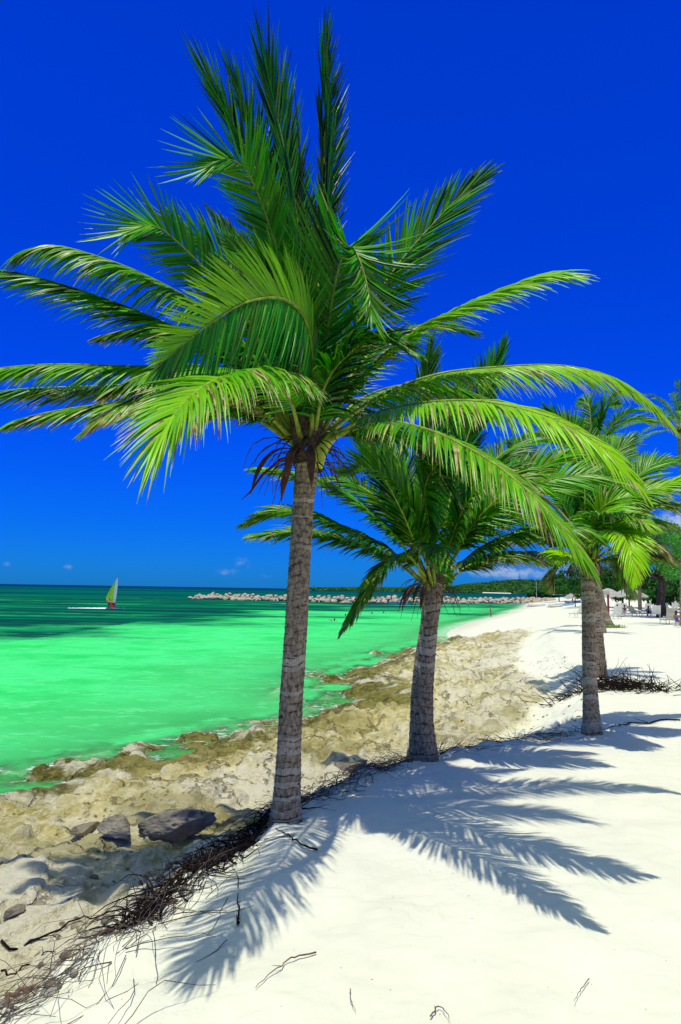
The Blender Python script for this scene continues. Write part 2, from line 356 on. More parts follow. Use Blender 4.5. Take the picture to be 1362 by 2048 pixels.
# ------------------------------------------------------------------ palms
def catmull(P, n):
    P = np.asarray(P, float); Q = np.vstack([2*P[0]-P[1], P, 2*P[-1]-P[-2]]); out = []
    for i in range(1, len(Q)-2):
        for u in np.linspace(0, 1, 16, endpoint=False):
            p0, p1, p2, p3 = Q[i-1:i+3]
            out.append(.5*((2*p1)+(-p0+p2)*u+(2*p0-5*p1+4*p2-p3)*u*u+(-p0+3*p1-3*p2+p3)*u**3))
    out.append(P[-1]); out = np.array(out); d = np.r_[0, np.cumsum(np.linalg.norm(np.diff(out, axis=0), axis=1))]
    q = np.linspace(0, d[-1], n); return np.stack([np.interp(q, d, out[:, k]) for k in range(3)], 1), d[-1]
def nrm(v): return v/(np.linalg.norm(v)+1e-9)
def frond(root, origin, pts, N=(0, 1, 0), L=.75, a=(72, 20), g=.8, wind=(0, 0, 0), n=112, tp=.80, dry=.25, yel=.2, start=.22, gs=(1, 1), ramp=(1, 1), lift=.25, asym=(1, 1), w=.036, mid=.022, green=.5):
    """one pinnate leaf: midrib through pts (world), a row of folded leaflets on each side"""
    o = np.asarray(origin, float); P, LEN = catmull(pts, 120); P = P-o
    T = np.gradient(P, axis=0); T /= np.linalg.norm(T, axis=1)[:, None]
    Nw = np.array([N[0], -N[2], N[1]], float); wd = np.array([wind[0], -wind[2], wind[1]], float)
    V = []; Fs = []; COL = []; base = 0; US = np.array([0, .18, .42, .68, .88, 1.])
    LD = np.array([.0, .0, -1])
    for sd_ in (-1, 1):
        for k in range(n):
            s = (k+.5+rng.uniform(-.3, .3))/n; q = start+(1-start)*s; i = int(q*119); T0 = T[i]; P0 = P[i]
            N0 = nrm(Nw-T0*Nw.dot(T0)); B = np.cross(T0, N0)*sd_
            ln = L*(.30+.70*math.sin(math.pi*min(1, s*tp+.14)))*asym[0 if sd_ < 0 else 1]*rng.uniform(.82, 1.08)*(1 if sd_ < 0 else ramp[0]+(ramp[1]-ramp[0])*s)
            if rng.random() < .06: ln *= rng.uniform(.4, .8)
            al = R((a[0]+(a[1]-a[0])*s**.9)*(1-.85*max(0, (s-.82)/.18)**1.5)+rng.normal(0, 3.5))
            D = nrm(T0*math.cos(al)+B*math.sin(al)+N0*(lift*rng.uniform(.6, 1.3)))
            gk = g*gs[0 if sd_ < 0 else 1]*rng.uniform(.7, 1.35); wk = rng.uniform(.7, 1.3)
            pts_ = [P0]; ds = [D]; p = P0.copy()
            for u0, u1 in zip(US[:-1], US[1:]):
                um = (u0+u1)/2; d = nrm(D+LD*gk*um**1.2+wd*wk*um); p = p+d*ln*(u1-u0); pts_.append(p); ds.append(d)
            tw = rng.normal(0, .38)
            rd = rng.random(); gr = np.clip(green+rng.normal(0, .34), 0, 1); yy = np.clip((yel if not isinstance(yel, tuple) else yel[0 if sd_ < 0 else 1])*(.6+.8*s)+rng.normal(0, .12), 0, 1)
            dr = dry*rng.uniform(.3, 1.7)
            if rng.random() < dry*.25: dr = 1.4
            for j, (pp, dd, u) in enumerate(zip(pts_, ds, US)):
                side = np.cross(N0, dd); ns = np.linalg.norm(side)
                side = side/ns if ns > .15 else nrm(np.cross(B, dd))
                nn = np.cross(dd, side); side = side*math.cos(tw)+nn*math.sin(tw); nn = np.cross(dd, side)
                ww = w*(1 if u > .1 else .55)*(1-u**2.4*.93)*.5
                V += [pp-side*ww*.85-nn*ww*1.0, pp, pp+side*ww*.85-nn*ww*1.0]
                tip = dr*(u**max(.7, 2.6-2.2*dry))*1.1+(.35 if dr > 1.2 else 0)
                COL += [(tip, gr, yy)]*3
            for j in range(len(US)-1):
                b0 = base+j*3; Fs += [(b0, b0+1, b0+4, b0+3), (b0+1, b0+2, b0+5, b0+4)]
            base += 3*len(US)
    me = bpy.data.meshes.new('frond'); raw_mesh(me, np.array(V), Fs); set_attrs(me, {'Col': np.array(COL)})
    fo = link('frond', me, M_LEAF, root)
    idx = np.linspace(0, 118, 26).astype(int); rr = mid*(1-np.linspace(0, 1, 26))**.8+.003; rr[:3] *= [1.9, 1.5, 1.2]
    MB().tube(P[idx], rr, 6).build('midrib', M_MIDRIB, fo, smooth=True)
    return fo
def frond_px(root, origin, px, **kw):
    return frond(root, origin, [at(*p) for p in px], **kw)
def frond_gen(root, origin, az, el, length, sag=1., lean=(0, 0, 0), **kw):
    """an arching leaf: azimuth az (0 = away from the viewer, clockwise), start elevation el"""
    o = np.asarray(origin, float); d = np.array([math.sin(az)*math.cos(el), math.cos(az)*math.cos(el), math.sin(el)]); P = [o]
    p = o+0.; k = 8
    for j in range(k):
        dd = nrm(d+np.array([0, 0, -1])*sag*(j/k)**1.3+np.array(lean)*(j/k)); p = p+dd*length/k; P.append(p)
    up = np.array([-math.sin(az)*math.sin(el), -math.cos(az)*math.sin(el), math.cos(el)])
    return frond(root, origin, P[::2], N=(up[0], up[2], -up[1]), **kw)
def trunk(root, origin, px, widths, d, step=.012, sides=26, ringh=.060, seed=1):
    o = np.asarray(origin, float); P = np.array([at(a_, b_, dd) for (a_, b_), dd in zip(px, d)])
    wpx = np.array(widths)*np.array(d)/F/2
    LN = np.linalg.norm(np.diff(P, axis=0), axis=1).sum(); n = int(LN/step); n = min(n, 420)
    Q, _ = catmull(P, n); q = np.linspace(0, 1, n); cum = np.r_[0, np.cumsum(np.linalg.norm(np.diff(P, axis=0), axis=1))]; cum /= cum[-1]
    rad = np.interp(q, cum, wpx); h = q*LN; rg = np.random.default_rng(seed)
    hs = [0.]; 
    while hs[-1] < LN: hs.append(hs[-1]+ringh*rg.uniform(.65, 1.5)*(1.15-.3*hs[-1]/LN))
    hs = np.array(hs); pal = rg.random(len(hs)); V = []; COL = []
    th = np.linspace(0, 2*math.pi, sides, endpoint=False)
    for k in range(n):
        wob = .020*np.sin(th*1+k*.01+seed)+.012*np.sin(th*2+h[k]*3)+.006*np.sin(th*5+h[k]*9)
        hk = h[k]+wob; ri = np.clip(np.searchsorted(hs, hk)-1, 0, len(hs)-2); ph = (hk-hs[ri])/(hs[ri+1]-hs[ri])
        r = rad[k]*(1+.055*np.clip(ph, 0, 1)**2-.02+.02*np.sin(th*3+h[k]*4)+.010*np.sin(th*7+h[k]*13))
        V.append(np.stack([Q[k, 0]+r*np.cos(th), Q[k, 1]+r*np.sin(th), np.full(sides, Q[k, 2])], 1)); COL.append(np.stack([ph, pal[ri], np.full(sides, q[k])], 1))
    V = np.concatenate(V)-o; me = grid_mesh(V, n, sides, 'trunk', {'Col': np.clip(np.concatenate(COL), 0, 1)}, wrap=True)
    return link('trunk', me, M_TRUNK, root)
def crown_base(root, origin, c, r, h, seed=0, spathes=4, strands=26):
    """fibrous leaf sheaths, dry spathes and flower stalks round the growing point"""
    rg = np.random.default_rng(seed); o = np.asarray(origin, float); c = np.asarray(c, float)-o; b = MB()
    for k in range(15):
        t0 = k/15*2*math.pi*3.1+rg.uniform(-.3, .3); z0 = h*(k/15)*.8; d = np.array([math.cos(t0), math.sin(t0), 0.])
        s_ = np.array([-d[1], d[0], 0]); P = []; n = 7
        for j in range(n):
            u = j/(n-1); P.append((c+d*r*(.8+.55*u**1.5)+np.array([0, 0, z0-.05+u*h*.7]), r*(.62-.40*u)*(1+.12*rg.normal())))
        V = []
        for p, ww in P: V += [p-s_*ww-d*ww*.30, p+d*.01, p+s_*ww-d*ww*.30]
        b.add(V, [(j*3+i, j*3+i+1, j*3+i+4, j*3+i+3) for j in range(n-1) for i in (0, 1)])
    for k in range(strands):
        t0 = rg.uniform(0, 2*math.pi); d = np.array([math.cos(t0), math.sin(t0), 0]); p = c+d*r*rg.uniform(.9, 1.3)+np.array([0, 0, rg.uniform(0, h*.6)]); P = [p]; l_ = r*rg.uniform(1.2, 4.)
        v = nrm(d*rg.uniform(.4, 1.2)+np.array([0, 0, rg.uniform(-.4, .8)]))
        for j in range(5): v = nrm(v+np.array([rg.normal(0, .15), rg.normal(0, .15), -.45])); p = p+v*l_/5; P.append(p)
        b.tube(P, np.linspace(.006, .002, 6)*(r/.13), 4)
    b.build('leaf_sheath', M_FIBRE, root)
    for k in range(spathes):
        t0 = rg.uniform(0, 2*math.pi); d = np.array([math.cos(t0), math.sin(t0), 0]); p = c+d*r*1.1+np.array([0, 0, h*.35]); P = []; l_ = r*rg.uniform(2.5, 4.2); v = nrm(d+np.array([0, 0, .35]))
        for j in range(8): P.append(p); v = nrm(v+np.array([0, 0, -.42])); p = p+v*l_/7
        MB().tube(P, np.array([.25, .4, .75, 1, 1, .8, .45, .05])*r*.26, 7, .45).build('spathe', M_SPATHE, root, smooth=True)
def palm(label, base, cat='palm tree'):
    return empty('palm_tree', base, label, cat, 'coconut palms along the beach')

# --- the tall palm in front
D1 = 7.5
o1 = at(572, 1640, D1); p1 = palm('nearest and tallest palm, ringed grey trunk at the edge of the dry root heap', o1)
trunk(p1, o1, [(570, 1650), (573, 1600), (578, 1500), (583, 1400), (592, 1250), (600, 1120), (607, 1000), (612, 950), (616, 915)], [66, 54, 47, 46, 45, 43.5, 43, 46, 50], [D1]*9, seed=3)
c1 = at(616, 934, D1); crown_base(p1, o1, c1, .19, .52, 5, 4, 50)
def f1(px, **kw):
    kw.setdefault('start', .15); return frond_px(p1, o1, px, **kw)
f1([(612, 880, 7.5), (606, 620, 7.7), (594, 440, 8.0), (572, 310, 8.2), (536, 160, 8.3)], N=(.5, .1, .9), L=1.0, a=(10, 20), g=0, wind=(-.05, .08, 0), n=150, tp=.36, dry=.03, yel=.04, green=.42, ramp=(.7, 1.05), w=.034)
f1([(606, 880, 7.5), (592, 620, 7.8), (567, 450, 8.1), (533, 330, 8.3), (484, 205, 8.3)], N=(.7, .3, .7), L=.80, a=(9, 30), g=0, wind=(-.12, .1, 0), tp=.36, dry=.03, yel=.04, green=.35, ramp=(.6, 1.05), n=130)
f1([(602, 880, 7.5), (572, 600, 7.6), (538, 420, 7.7), (494, 300, 7.7), (434, 195, 7.6)], N=(.4, .4, .8), L=.80, a=(9, 26), g=0, wind=(-.12, .05, 0), tp=.36, dry=.03, yel=.08, green=.5, ramp=(.5, 1.0), n=130)
f1([(600, 880, 7.5), (572, 590, 7.2), (538, 450, 6.9), (508, 370, 6.7), (484, 330, 6.55), (452, 318, 6.4), (425, 330, 6.3)], N=(.0, .15, 1), L=.62, a=(32, 50), g=.15, wind=(-.15, .1, 0), tp=.48, dry=.03, yel=.12, lift=.03, asym=(.8, 1.), green=.85, n=135, gs=(1.5, 0), ramp=(.2, 1.15))
f1([(598, 880, 7.5), (500, 650, 7.3), (415, 545, 7.0), (360, 490, 6.8), (325, 460, 6.65), (290, 450, 6.5), (262, 462, 6.4)], N=(.0, .3, 1), L=.60, a=(42, 46), g=.25, wind=(-.2, .1, 0), tp=.5, dry=.05, yel=.16, lift=.03, asym=(.9, 1.), green=.8, n=130, gs=(1.5, 0), ramp=(.5, 1.1))
f1([(596, 882, 7.5), (490, 690, 7.3), (400, 612, 7.1), (285, 548, 6.8), (180, 508, 6.6), (105, 490, 6.5), (55, 497, 6.4)], N=(.3, 1, .12), L=.66, a=(66, 16), g=2.0, wind=(-.30, 0, 0), lift=0, tp=.72, dry=.18, yel=.22, green=.62)
f1([(594, 884, 7.5), (485, 730, 7.2), (350, 655, 6.9), (210, 598, 6.7), (105, 563, 6.5), (20, 541, 6.4)], N=(.3, 1, .1), L=.74, a=(60, 14), g=1.0, wind=(-.75, -.05, 0), lift=0, tp=.7, dry=.2, yel=.10, green=.5)
f1([(592, 884, 7.5), (490, 768, 7.2), (350, 738, 6.9), (200, 731, 6.6), (90, 729, 6.4), (-30, 738, 6.2)], N=(.05, 1, .12), L=.66, a=(62, 18), g=1.7, wind=(-.7, 0, 0), lift=0, dry=.28, yel=.28, green=.65)
f1([(592, 886, 7.5), (470, 795, 7.5), (310, 772, 7.3), (150, 774, 7.1), (20, 780, 6.9), (-70, 795, 6.8)], N=(.05, 1, .1), L=.7, a=(60, 18), g=1.2, wind=(-.9, 0, 0), lift=0, dry=.4, yel=.05, green=.2)
f1([(592, 888, 7.5), (470, 815, 7.2), (350, 798, 6.8), (230, 806, 6.5), (110, 822, 6.2), (30, 840, 6.0)], N=(.05, 1, .2), L=.62, a=(60, 18), g=1.2, wind=(-.7, .05, 0), lift=0, dry=.45, yel=.2, green=.45)
f1([(592, 886, 7.5), (480, 760, 6.9), (380, 730, 6.3), (300, 745, 5.9), (230, 775, 5.6)], N=(.05, 1, .2), L=.62, a=(60, 22), g=1.2, wind=(-.7, 0, 0), lift=0, dry=.6, yel=.15, green=.4)
f1([(604, 885, 7.45), (575, 790, 6.7), (510, 748, 5.8), (440, 756, 5.05), (385, 790, 4.6), (345, 832, 4.3), (325, 870, 4.15)], N=(-.2, .5, .85), L=.72, a=(66, 26), g=.95, wind=(-.15, 0, 0), tp=.62, dry=.5, yel=.42, n=170, asym=(1.2, .9), green=.85, w=.025, mid=.02, gs=(1.4, .7))
f1([(624, 885, 7.4), (626, 740, 6.9), (612, 645, 6.3), (570, 600, 5.8), (500, 602, 5.4), (430, 640, 5.1), (365, 690, 4.9), (325, 725, 4.75)], N=(.9, .15, .4), L=.76, a=(74, 28), g=.85, wind=(-.30, 0, 0), dry=.16, yel=(.12, .75), n=165, lift=.12, asym=(1.15, .8), green=.7, w=.026, mid=.02, gs=(.75, .0))
f1([(628, 880, 7.5), (660, 740, 7.4), (740, 612, 7.3), (800, 525, 7.3), (860, 455, 7.3), (910, 402, 7.3), (948, 368, 7.3)], N=(-.3, .3, .95), L=.78, a=(64, 16), g=.2, wind=(.1, .05, 0), dry=.06, yel=.06, green=.5, lift=.1, tp=.74)
f1([(632, 880, 7.5), (715, 765, 7.3), (815, 680, 7.1), (900, 630, 7.0), (990, 590, 6.9), (1050, 568, 6.8), (1090, 560, 6.7)], N=(-.3, .9, .3), L=.76, a=(60, 18), g=.9, wind=(.35, -.05, 0), dry=.2, yel=.45, green=.6, tp=.66, n=130)
f1([(636, 882, 7.5), (750, 798, 7.6), (870, 750, 7.8), (1000, 734, 7.9), (1120, 731, 8.0), (1215, 750, 8.0), (1285, 790, 8.0), (1335, 838, 7.9)], N=(.05, .9, .4), L=.74, a=(74, 20), g=1.5, wind=(.15, 0, 0), lift=.05, dry=.4, yel=.6, n=170, green=.7, w=.034)
f1([(638, 884, 7.5), (745, 830, 7.1), (850, 806, 6.7), (960, 803, 6.3), (1080, 828, 5.9), (1165, 868, 5.7), (1225, 912, 5.55), (1270, 958, 5.5)], N=(.1, .85, .5), L=.70, a=(72, 20), g=1.3, wind=(.12, 0, 0), lift=.1, dry=.45, yel=.7, n=175, green=.8, w=.031)
f1([(640, 886, 7.4), (750, 845, 6.8), (850, 858, 6.2), (960, 910, 5.7), (1045, 972, 5.25), (1118, 1048, 4.95), (1175, 1120, 4.75)], N=(.2, .9, .4), L=.62, a=(64, 18), g=1.4, wind=(.05, 0, 0), lift=.1, dry=.45, yel=.32, n=175, green=.62, w=.028)
f1([(622, 880, 7.5), (640, 620, 7.7), (652, 430, 8.1), (656, 290, 8.4), (645, 145, 8.5)], N=(.85, .2, .5), L=.95, a=(10, 20), g=0, wind=(-.03, .1, 0), dry=.03, yel=.04, n=150, tp=.36, green=.3, ramp=(.9, 1.0), w=.036)
f1([(620, 880, 7.5), (634, 620, 7.9), (645, 440, 8.3), (648, 320, 8.6), (640, 230, 8.7)], N=(.3, .2, .9), L=.50, a=(14, 10), g=0, wind=(0, 0, 0), dry=.03, yel=.04, n=100, tp=.5, green=.15)
f1([(616, 880, 7.5), (606, 640, 7.9), (604, 520, 8.3), (600, 420, 8.6), (592, 350, 8.7)], N=(.3, .2, .9), L=.50, a=(14, 10), g=0, wind=(0, 0, 0), dry=.03, yel=.04, n=100, tp=.5, green=.15)
f1([(624, 880, 7.5), (650, 700, 7.2), (668, 575, 7.0), (690, 500, 6.8), (712, 505, 6.6), (732, 560, 6.5), (745, 630, 6.4)], N=(.35, .4, .85), L=.80, a=(64, 30), g=.15, wind=(-.10, .6, 0), dry=.06, yel=.10, lift=.1, green=.55, asym=(1.1, .8), n=120)
f1([(604, 880, 7.5), (545, 650, 7.8), (475, 548, 8.0), (415, 495, 8.1), (372, 470, 8.1)], N=(.2, .5, .8), L=.78, a=(52, 24), g=.1, wind=(-.3, .3, 0), tp=.6, dry=.06, yel=.08, green=.5)
f1([(606, 880, 7.5), (560, 660, 8.1), (510, 540, 8.6), (460, 470, 8.8), (425, 430, 8.9)], N=(.4, .5, .7), L=.60, a=(40, 16), g=.1, wind=(-.35, .2, 0), dry=.08, yel=.03, green=.2)
f1([(612, 880, 7.5), (590, 700, 8.2), (585, 560, 8.8), (566, 470, 9.1), (545, 420, 9.2)], N=(.4, .3, .8), L=.60, a=(40, 16), g=.1, wind=(-.3, .3, 0), dry=.08, yel=.03, green=.15)
f1([(622, 880, 7.5), (640, 700, 8.3), (650, 590, 8.9), (640, 480, 9.4), (628, 410, 9.5)], N=(.2, .3, .9), L=.60, a=(40, 16), g=.1, wind=(-.1, .3, 0), dry=.08, yel=.03, green=.15)
f1([(632, 880, 7.5), (690, 770, 8.2), (760, 690, 8.9), (850, 655, 9.4), (940, 665, 9.8)], N=(-.1, .9, .3), L=.74, a=(60, 20), g=.8, wind=(.3, 0, 0), dry=.2, yel=.08, green=.25)
f1([(634, 890, 7.5), (710, 862, 8.0), (790, 870, 8.5), (860, 915, 8.8), (905, 985, 9.0)], N=(.1, .9, .3), L=.7, a=(58, 20), g=1.2, wind=(.1, 0, 0), dry=.35, yel=.08, green=.3)
f1([(602, 888, 7.5), (560, 830, 8.0), (510, 812, 8.5), (450, 820, 8.9), (400, 850, 9.1)], N=(0, .9, .3), L=.62, a=(55, 20), g=1.1, wind=(-.2, 0, 0), dry=.5, yel=.05, green=.15)
f1([(628, 885, 7.4), (650, 770, 7.0), (705, 700, 6.8), (760, 680, 6.7), (815, 700, 6.6)], N=(.1, .9, .3), L=.62, a=(64, 24), g=1.1, wind=(.1, .1, 0), dry=.25, yel=.08, green=.4)
f1([(594, 886, 7.5), (500, 800, 6.9), (410, 772, 6.3), (320, 782, 5.9), (240, 815, 5.6), (190, 845, 5.5)], N=(.05, 1, .2), L=.60, a=(60, 20), g=1.2, wind=(-.8, 0, 0), lift=0, dry=.75, yel=.3, green=.5)
f1([(596, 884, 7.5), (500, 720, 7.6), (400, 668, 7.7), (300, 655, 7.8), (210, 668, 7.9)], N=(.05, 1, .15), L=.66, a=(58, 18), g=1.2, wind=(-.8, 0, 0), lift=0, dry=.35, yel=.05, green=.15)
f1([(634, 884, 7.5), (720, 800, 7.9), (810, 770, 8.3), (910, 775, 8.6), (1010, 810, 8.8)], N=(.05, 1, .2), L=.70, a=(62, 20), g=1.3, wind=(.2, 0, 0), lift=0, dry=.35, yel=.15, green=.3)
f1([(618, 882, 7.5), (604, 720, 7.1), (575, 610, 6.8), (530, 540, 6.6), (480, 500, 6.5)], N=(.3, .4, .85), L=.66, a=(56, 24), g=.4, wind=(-.2, .1, 0), dry=.1, yel=.2, green=.6)
for q_ in ([(612, 870, 7.5), (608, 600, 7.7), (604, 380, 7.9), (588, 158, 8.0)], [(608, 870, 7.5), (570, 560, 7.7), (530, 400, 7.8), (508, 255, 7.9)]): Q_, _ = catmull(np.array([at(*e) for e in q_])-o1, 24); MB().tube(Q_, np.linspace(.03, .004, 24), 5).build('spear_leaf', M_LEAF, p1, smooth=True)
# cut green leaf base, old hanging leaf
MB().tube([at(634, 936, 7.36), at(640, 905, 7.34), at(658, 880, 7.3), at(676, 862, 7.28)]-o1, [.062, .072, .055, .05], 10, .55).build('leaf_base', simple('leaf_base', (.42, .50, .04), .5, .3, .25, 9), p1, smooth=True)
MB().tube([at(600, 905, 7.3), at(560, 920, 7.2), at(525, 950, 7.15), at(500, 985, 7.1), at(482, 1000, 7.1)]-o1, [.05, .045, .04, .028, .006], 8, .35).build('dead_leaf', M_SPATHE, p1, smooth=True)

# --- second palm
D2 = 10.5
o2 = at(845, 1512, D2); p2 = palm('short palm on the berm with a stout dark trunk, second from the water', o2)
trunk(p2, o2, [(845, 1520), (845, 1490), (843, 1440), (845, 1380), (851, 1310), (858, 1250), (864, 1200), (868, 1165)], [66, 54, 46, 43, 40, 35, 38, 40], [D2]*8, ringh=.10, seed=8)
crown_base(p2, o2, at(868, 1185, D2), .155, .40, 9, 7, 50)
def f2(px, **kw):
    kw['L'] = kw['L']*1.15; kw.setdefault('w', .041); kw.setdefault('n', 125); return frond_px(p2, o2, px, **kw)
f2([(866, 1170, 10.5), (868, 1050, 10.7), (862, 900, 11.0), (852, 790, 11.2), (858, 700, 11.3)], N=(.6, .2, .8), L=.75, a=(35, 14), g=0.14, dry=.08, yel=.06, green=.35)
f2([(872, 1170, 10.5), (900, 1000, 10.8), (940, 860, 11.0), (975, 765, 11.1), (1003, 700, 11.2)], N=(-.4, .3, .8), L=.70, a=(40, 14), g=0.14, dry=.08, yel=.06, green=.4)
f2([(862, 1170, 10.5), (842, 1070, 10.1), (815, 1005, 9.7), (780, 958, 9.4), (738, 938, 9.2), (700, 945, 9.0)], N=(.1, .7, .7), L=.66, a=(64, 26), g=0.41, wind=(-.2, .1, 0), dry=.12, yel=.35, green=.75)
f2([(860, 1172, 10.5), (795, 1078, 10.3), (720, 1012, 10.1), (650, 972, 9.9), (580, 950, 9.8), (525, 940, 9.7)], N=(.2, .9, .3), L=.62, a=(56, 18), g=0.81, wind=(-.4, 0, 0), dry=.25, yel=.2, green=.5)
f2([(858, 1174, 10.5), (785, 1105, 10.2), (705, 1066, 9.9), (625, 1032, 9.6), (560, 1025, 9.5), (505, 1042, 9.4)], N=(.1, .9, .35), L=.6, a=(56, 18), g=0.94, wind=(-.4, 0, 0), dry=.3, yel=.3, green=.55)
f2([(858, 1176, 10.5), (785, 1120, 10.5), (700, 1085, 10.4), (610, 1066, 10.3), (515, 1070, 10.2)], N=(.1, .9, .3), L=.58, a=(54, 18), g=0.94, wind=(-.4, 0, 0), dry=.35, yel=.2, green=.4)
f2([(858, 1176, 10.4), (818, 1112, 9.8), (778, 1122, 9.3), (742, 1168, 9.0), (712, 1218, 8.9), (690, 1252, 8.85)], N=(-.5, .6, .5), L=.42, a=(40, 16), g=1.22, dry=.45, yel=.2, green=.4)
f2([(864, 1172, 10.4), (850, 1105, 9.7), (862, 1090, 9.0), (880, 1115, 8.5), (895, 1150, 8.2)], N=(.1, .7, .7), L=.42, a=(50, 20), g=1., dry=.5, yel=.2, green=.45)
f2([(876, 1172, 10.5), (905, 1075, 10.2), (940, 1000, 9.9), (985, 965, 9.6), (1035, 955, 9.4), (1080, 972, 9.3)], N=(-.2, .8, .5), L=.62, a=(60, 20), g=0.94, dry=.2, yel=.2, green=.5)
f2([(880, 1174, 10.5), (930, 1120, 10.2), (1000, 1082, 9.9), (1075, 1058, 9.7), (1140, 1055, 9.6), (1185, 1068, 9.5)], N=(-.1, .9, .3), L=.62, a=(58, 18), g=1.22, wind=(.2, 0, 0), dry=.25, yel=.15, green=.4)
f2([(878, 1170, 10.5), (955, 1045, 10.7), (1065, 972, 10.9), (1149, 951, 11.0), (1207, 953, 11.0), (1262, 982, 11.0)], N=(.1, .55, .8), L=.60, a=(66, 20), g=0.47, wind=(.1, .15, 0), dry=.12, yel=.28, green=.75, asym=(1, 1.1))
f2([(864, 1170, 10.5), (835, 1040, 10.9), (800, 930, 11.3), (755, 865, 11.6), (700, 840, 11.8)], N=(.3, .6, .6), L=.7, a=(50, 18), g=0.41, wind=(-.2, .1, 0), dry=.1, yel=.08, green=.3)
f2([(868, 1170, 10.5), (870, 1010, 10.9), (890, 900, 11.5), (910, 830, 12.0), (920, 780, 12.3)], N=(.2, .4, .8), L=.72, a=(55, 20), g=0.27, dry=.1, yel=.06, green=.2)
f2([(874, 1170, 10.5), (920, 1020, 11.0), (990, 920, 11.6), (1060, 880, 12.1), (1130, 890, 12.4)], N=(-.1, .8, .4), L=.66, a=(58, 20), g=0.68, dry=.15, yel=.12, green=.3)
f2([(860, 1172, 10.5), (800, 1050, 10.9), (740, 985, 11.3), (680, 960, 11.7), (625, 965, 12.0)], N=(.1, .8, .4), L=.66, a=(58, 20), g=0.81, dry=.2, yel=.12, green=.3)
f2([(868, 1170, 10.4), (862, 1060, 9.8), (850, 985, 9.2), (872, 930, 8.8), (915, 920, 8.5), (960, 945, 8.4)], N=(.2, .6, .7), L=.6, a=(62, 22), g=0.81, dry=.15, yel=.12, green=.4)
f2([(876, 1174, 10.5), (930, 1085, 10.9), (1000, 1040, 11.4), (1080, 1035, 11.8), (1140, 1060, 12.1)], N=(-.1, .9, .3), L=.62, a=(58, 20), g=1.08, dry=.25, yel=.1, green=.3)

f2([(880, 1172, 10.5), (940, 1060, 10.3), (1010, 985, 10.1), (1080, 935, 10.0), (1150, 905, 9.9)], N=(-.2, .8, .5), L=.62, a=(60, 20), g=.6, dry=.2, yel=.2, green=.5)
f2([(860, 1172, 10.5), (810, 1040, 10.5), (770, 960, 10.5), (740, 900, 10.5), (715, 860, 10.5)], N=(.3, .6, .7), L=.62, a=(54, 18), g=.4, wind=(-.2, .1, 0), dry=.12, yel=.1, green=.35)
f2([(882, 1176, 10.5), (940, 1130, 10.7), (1010, 1110, 10.9), (1080, 1120, 11.1)], N=(0, .95, .2), L=.55, a=(58, 20), g=1.1, dry=.6, yel=.2, green=.3)

# --- third palm
D3 = 12.5
o3 = at(1184, 1466, D3); p3_ = palm('palm with a slim straight trunk and yellowing fronds, third along the beach', o3)
trunk(p3_, o3, [(1184, 1474), (1183, 1440), (1180, 1380), (1178, 1300), (1177, 1230), (1176, 1170), (1177, 1120)], [44, 34, 28, 26, 26, 27, 27], [D3]*7, ringh=.07, seed=12, step=.02)
crown_base(p3_, o3, at(1177, 1135, D3), .14, .36, 4, 3, 40)
def f3(px, **kw):
    kw['L'] = kw['L']*1.2; kw.setdefault('w', .044); kw.setdefault('n', 120); return frond_px(p3_, o3, px, **kw)
f3([(1176, 1118, 12.5), (1170, 1020, 12.6), (1166, 940, 12.8), (1140, 870, 13), (1100, 830, 13.1)], N=(.4, .4, .8), L=.7, a=(50, 18), g=0.27, dry=.1, yel=.1, green=.4)
f3([(1180, 1118, 12.5), (1185, 1070, 12.4), (1207, 1014, 12.2), (1266, 991, 12), (1319, 975, 11.9), (1358, 958, 11.8)], N=(-.1, .8, .5), L=.58, a=(55, 18), g=0.81, wind=(.2, 0, 0), dry=.3, yel=.4, green=.6)
f3([(1180, 1120, 12.5), (1180, 1060, 12), (1200, 1028, 11.6), (1250, 1026, 11.2), (1300, 1050, 10.9)], N=(0, .8, .5), L=.52, a=(60, 20), g=1.08, dry=.4, yel=.4, green=.6)
f3([(1184, 1122, 12.4), (1200, 1082, 11.9), (1228, 1062, 11.4), (1252, 1072, 11.0), (1264, 1110, 10.8), (1266, 1150, 10.75)], N=(.0, .45, .9), L=.56, a=(66, 22), g=0.81, dry=.38, yel=.85, green=.9, asym=(.9, 1.))
f3([(1170, 1124, 12.4), (1150, 1112, 11.9), (1128, 1110, 11.5), (1105, 1120, 11.2)], N=(0, .8, .5), L=.5, a=(60, 24), g=1., dry=.5, yel=.8, green=.8, n=60)
f3([(1170, 1122, 12.5), (1090, 1108, 12.4), (1010, 1110, 12.3), (930, 1122, 12.2)], N=(0, .95, .2), L=.46, a=(55, 20), g=1.2, dry=.75, yel=.2, green=.3)
f3([(1186, 1124, 12.5), (1270, 1108, 12.3), (1340, 1118, 12.2), (1400, 1150, 12.1)], N=(0, .95, .2), L=.46, a=(55, 20), g=1.1, dry=.75, yel=.3, green=.4)
f3([(1172, 1118, 12.5), (1130, 1060, 12.3), (1070, 1022, 12.1), (1010, 1012, 12)], N=(.1, .9, .3), L=.55, a=(58, 20), g=1.08, dry=.3, yel=.2, green=.35)
f3([(1186, 1120, 12.5), (1240, 1060, 13), (1300, 1040, 13.4), (1360, 1060, 13.6)], N=(0, .9, .3), L=.55, a=(58, 20), g=1.22, dry=.45, yel=.25, green=.35)
f3([(1180, 1118, 12.5), (1230, 1010, 12.9), (1290, 940, 13.2), (1340, 920, 13.4)], N=(-.2, .6, .6), L=.62, a=(55, 18), g=0.54, dry=.15, yel=.2, green=.45)
f3([(1176, 1118, 12.5), (1150, 1030, 12.9), (1100, 960, 13.2), (1040, 925, 13.4)], N=(.2, .7, .5), L=.62, a=(55, 18), g=0.54, dry=.15, yel=.15, green=.4)
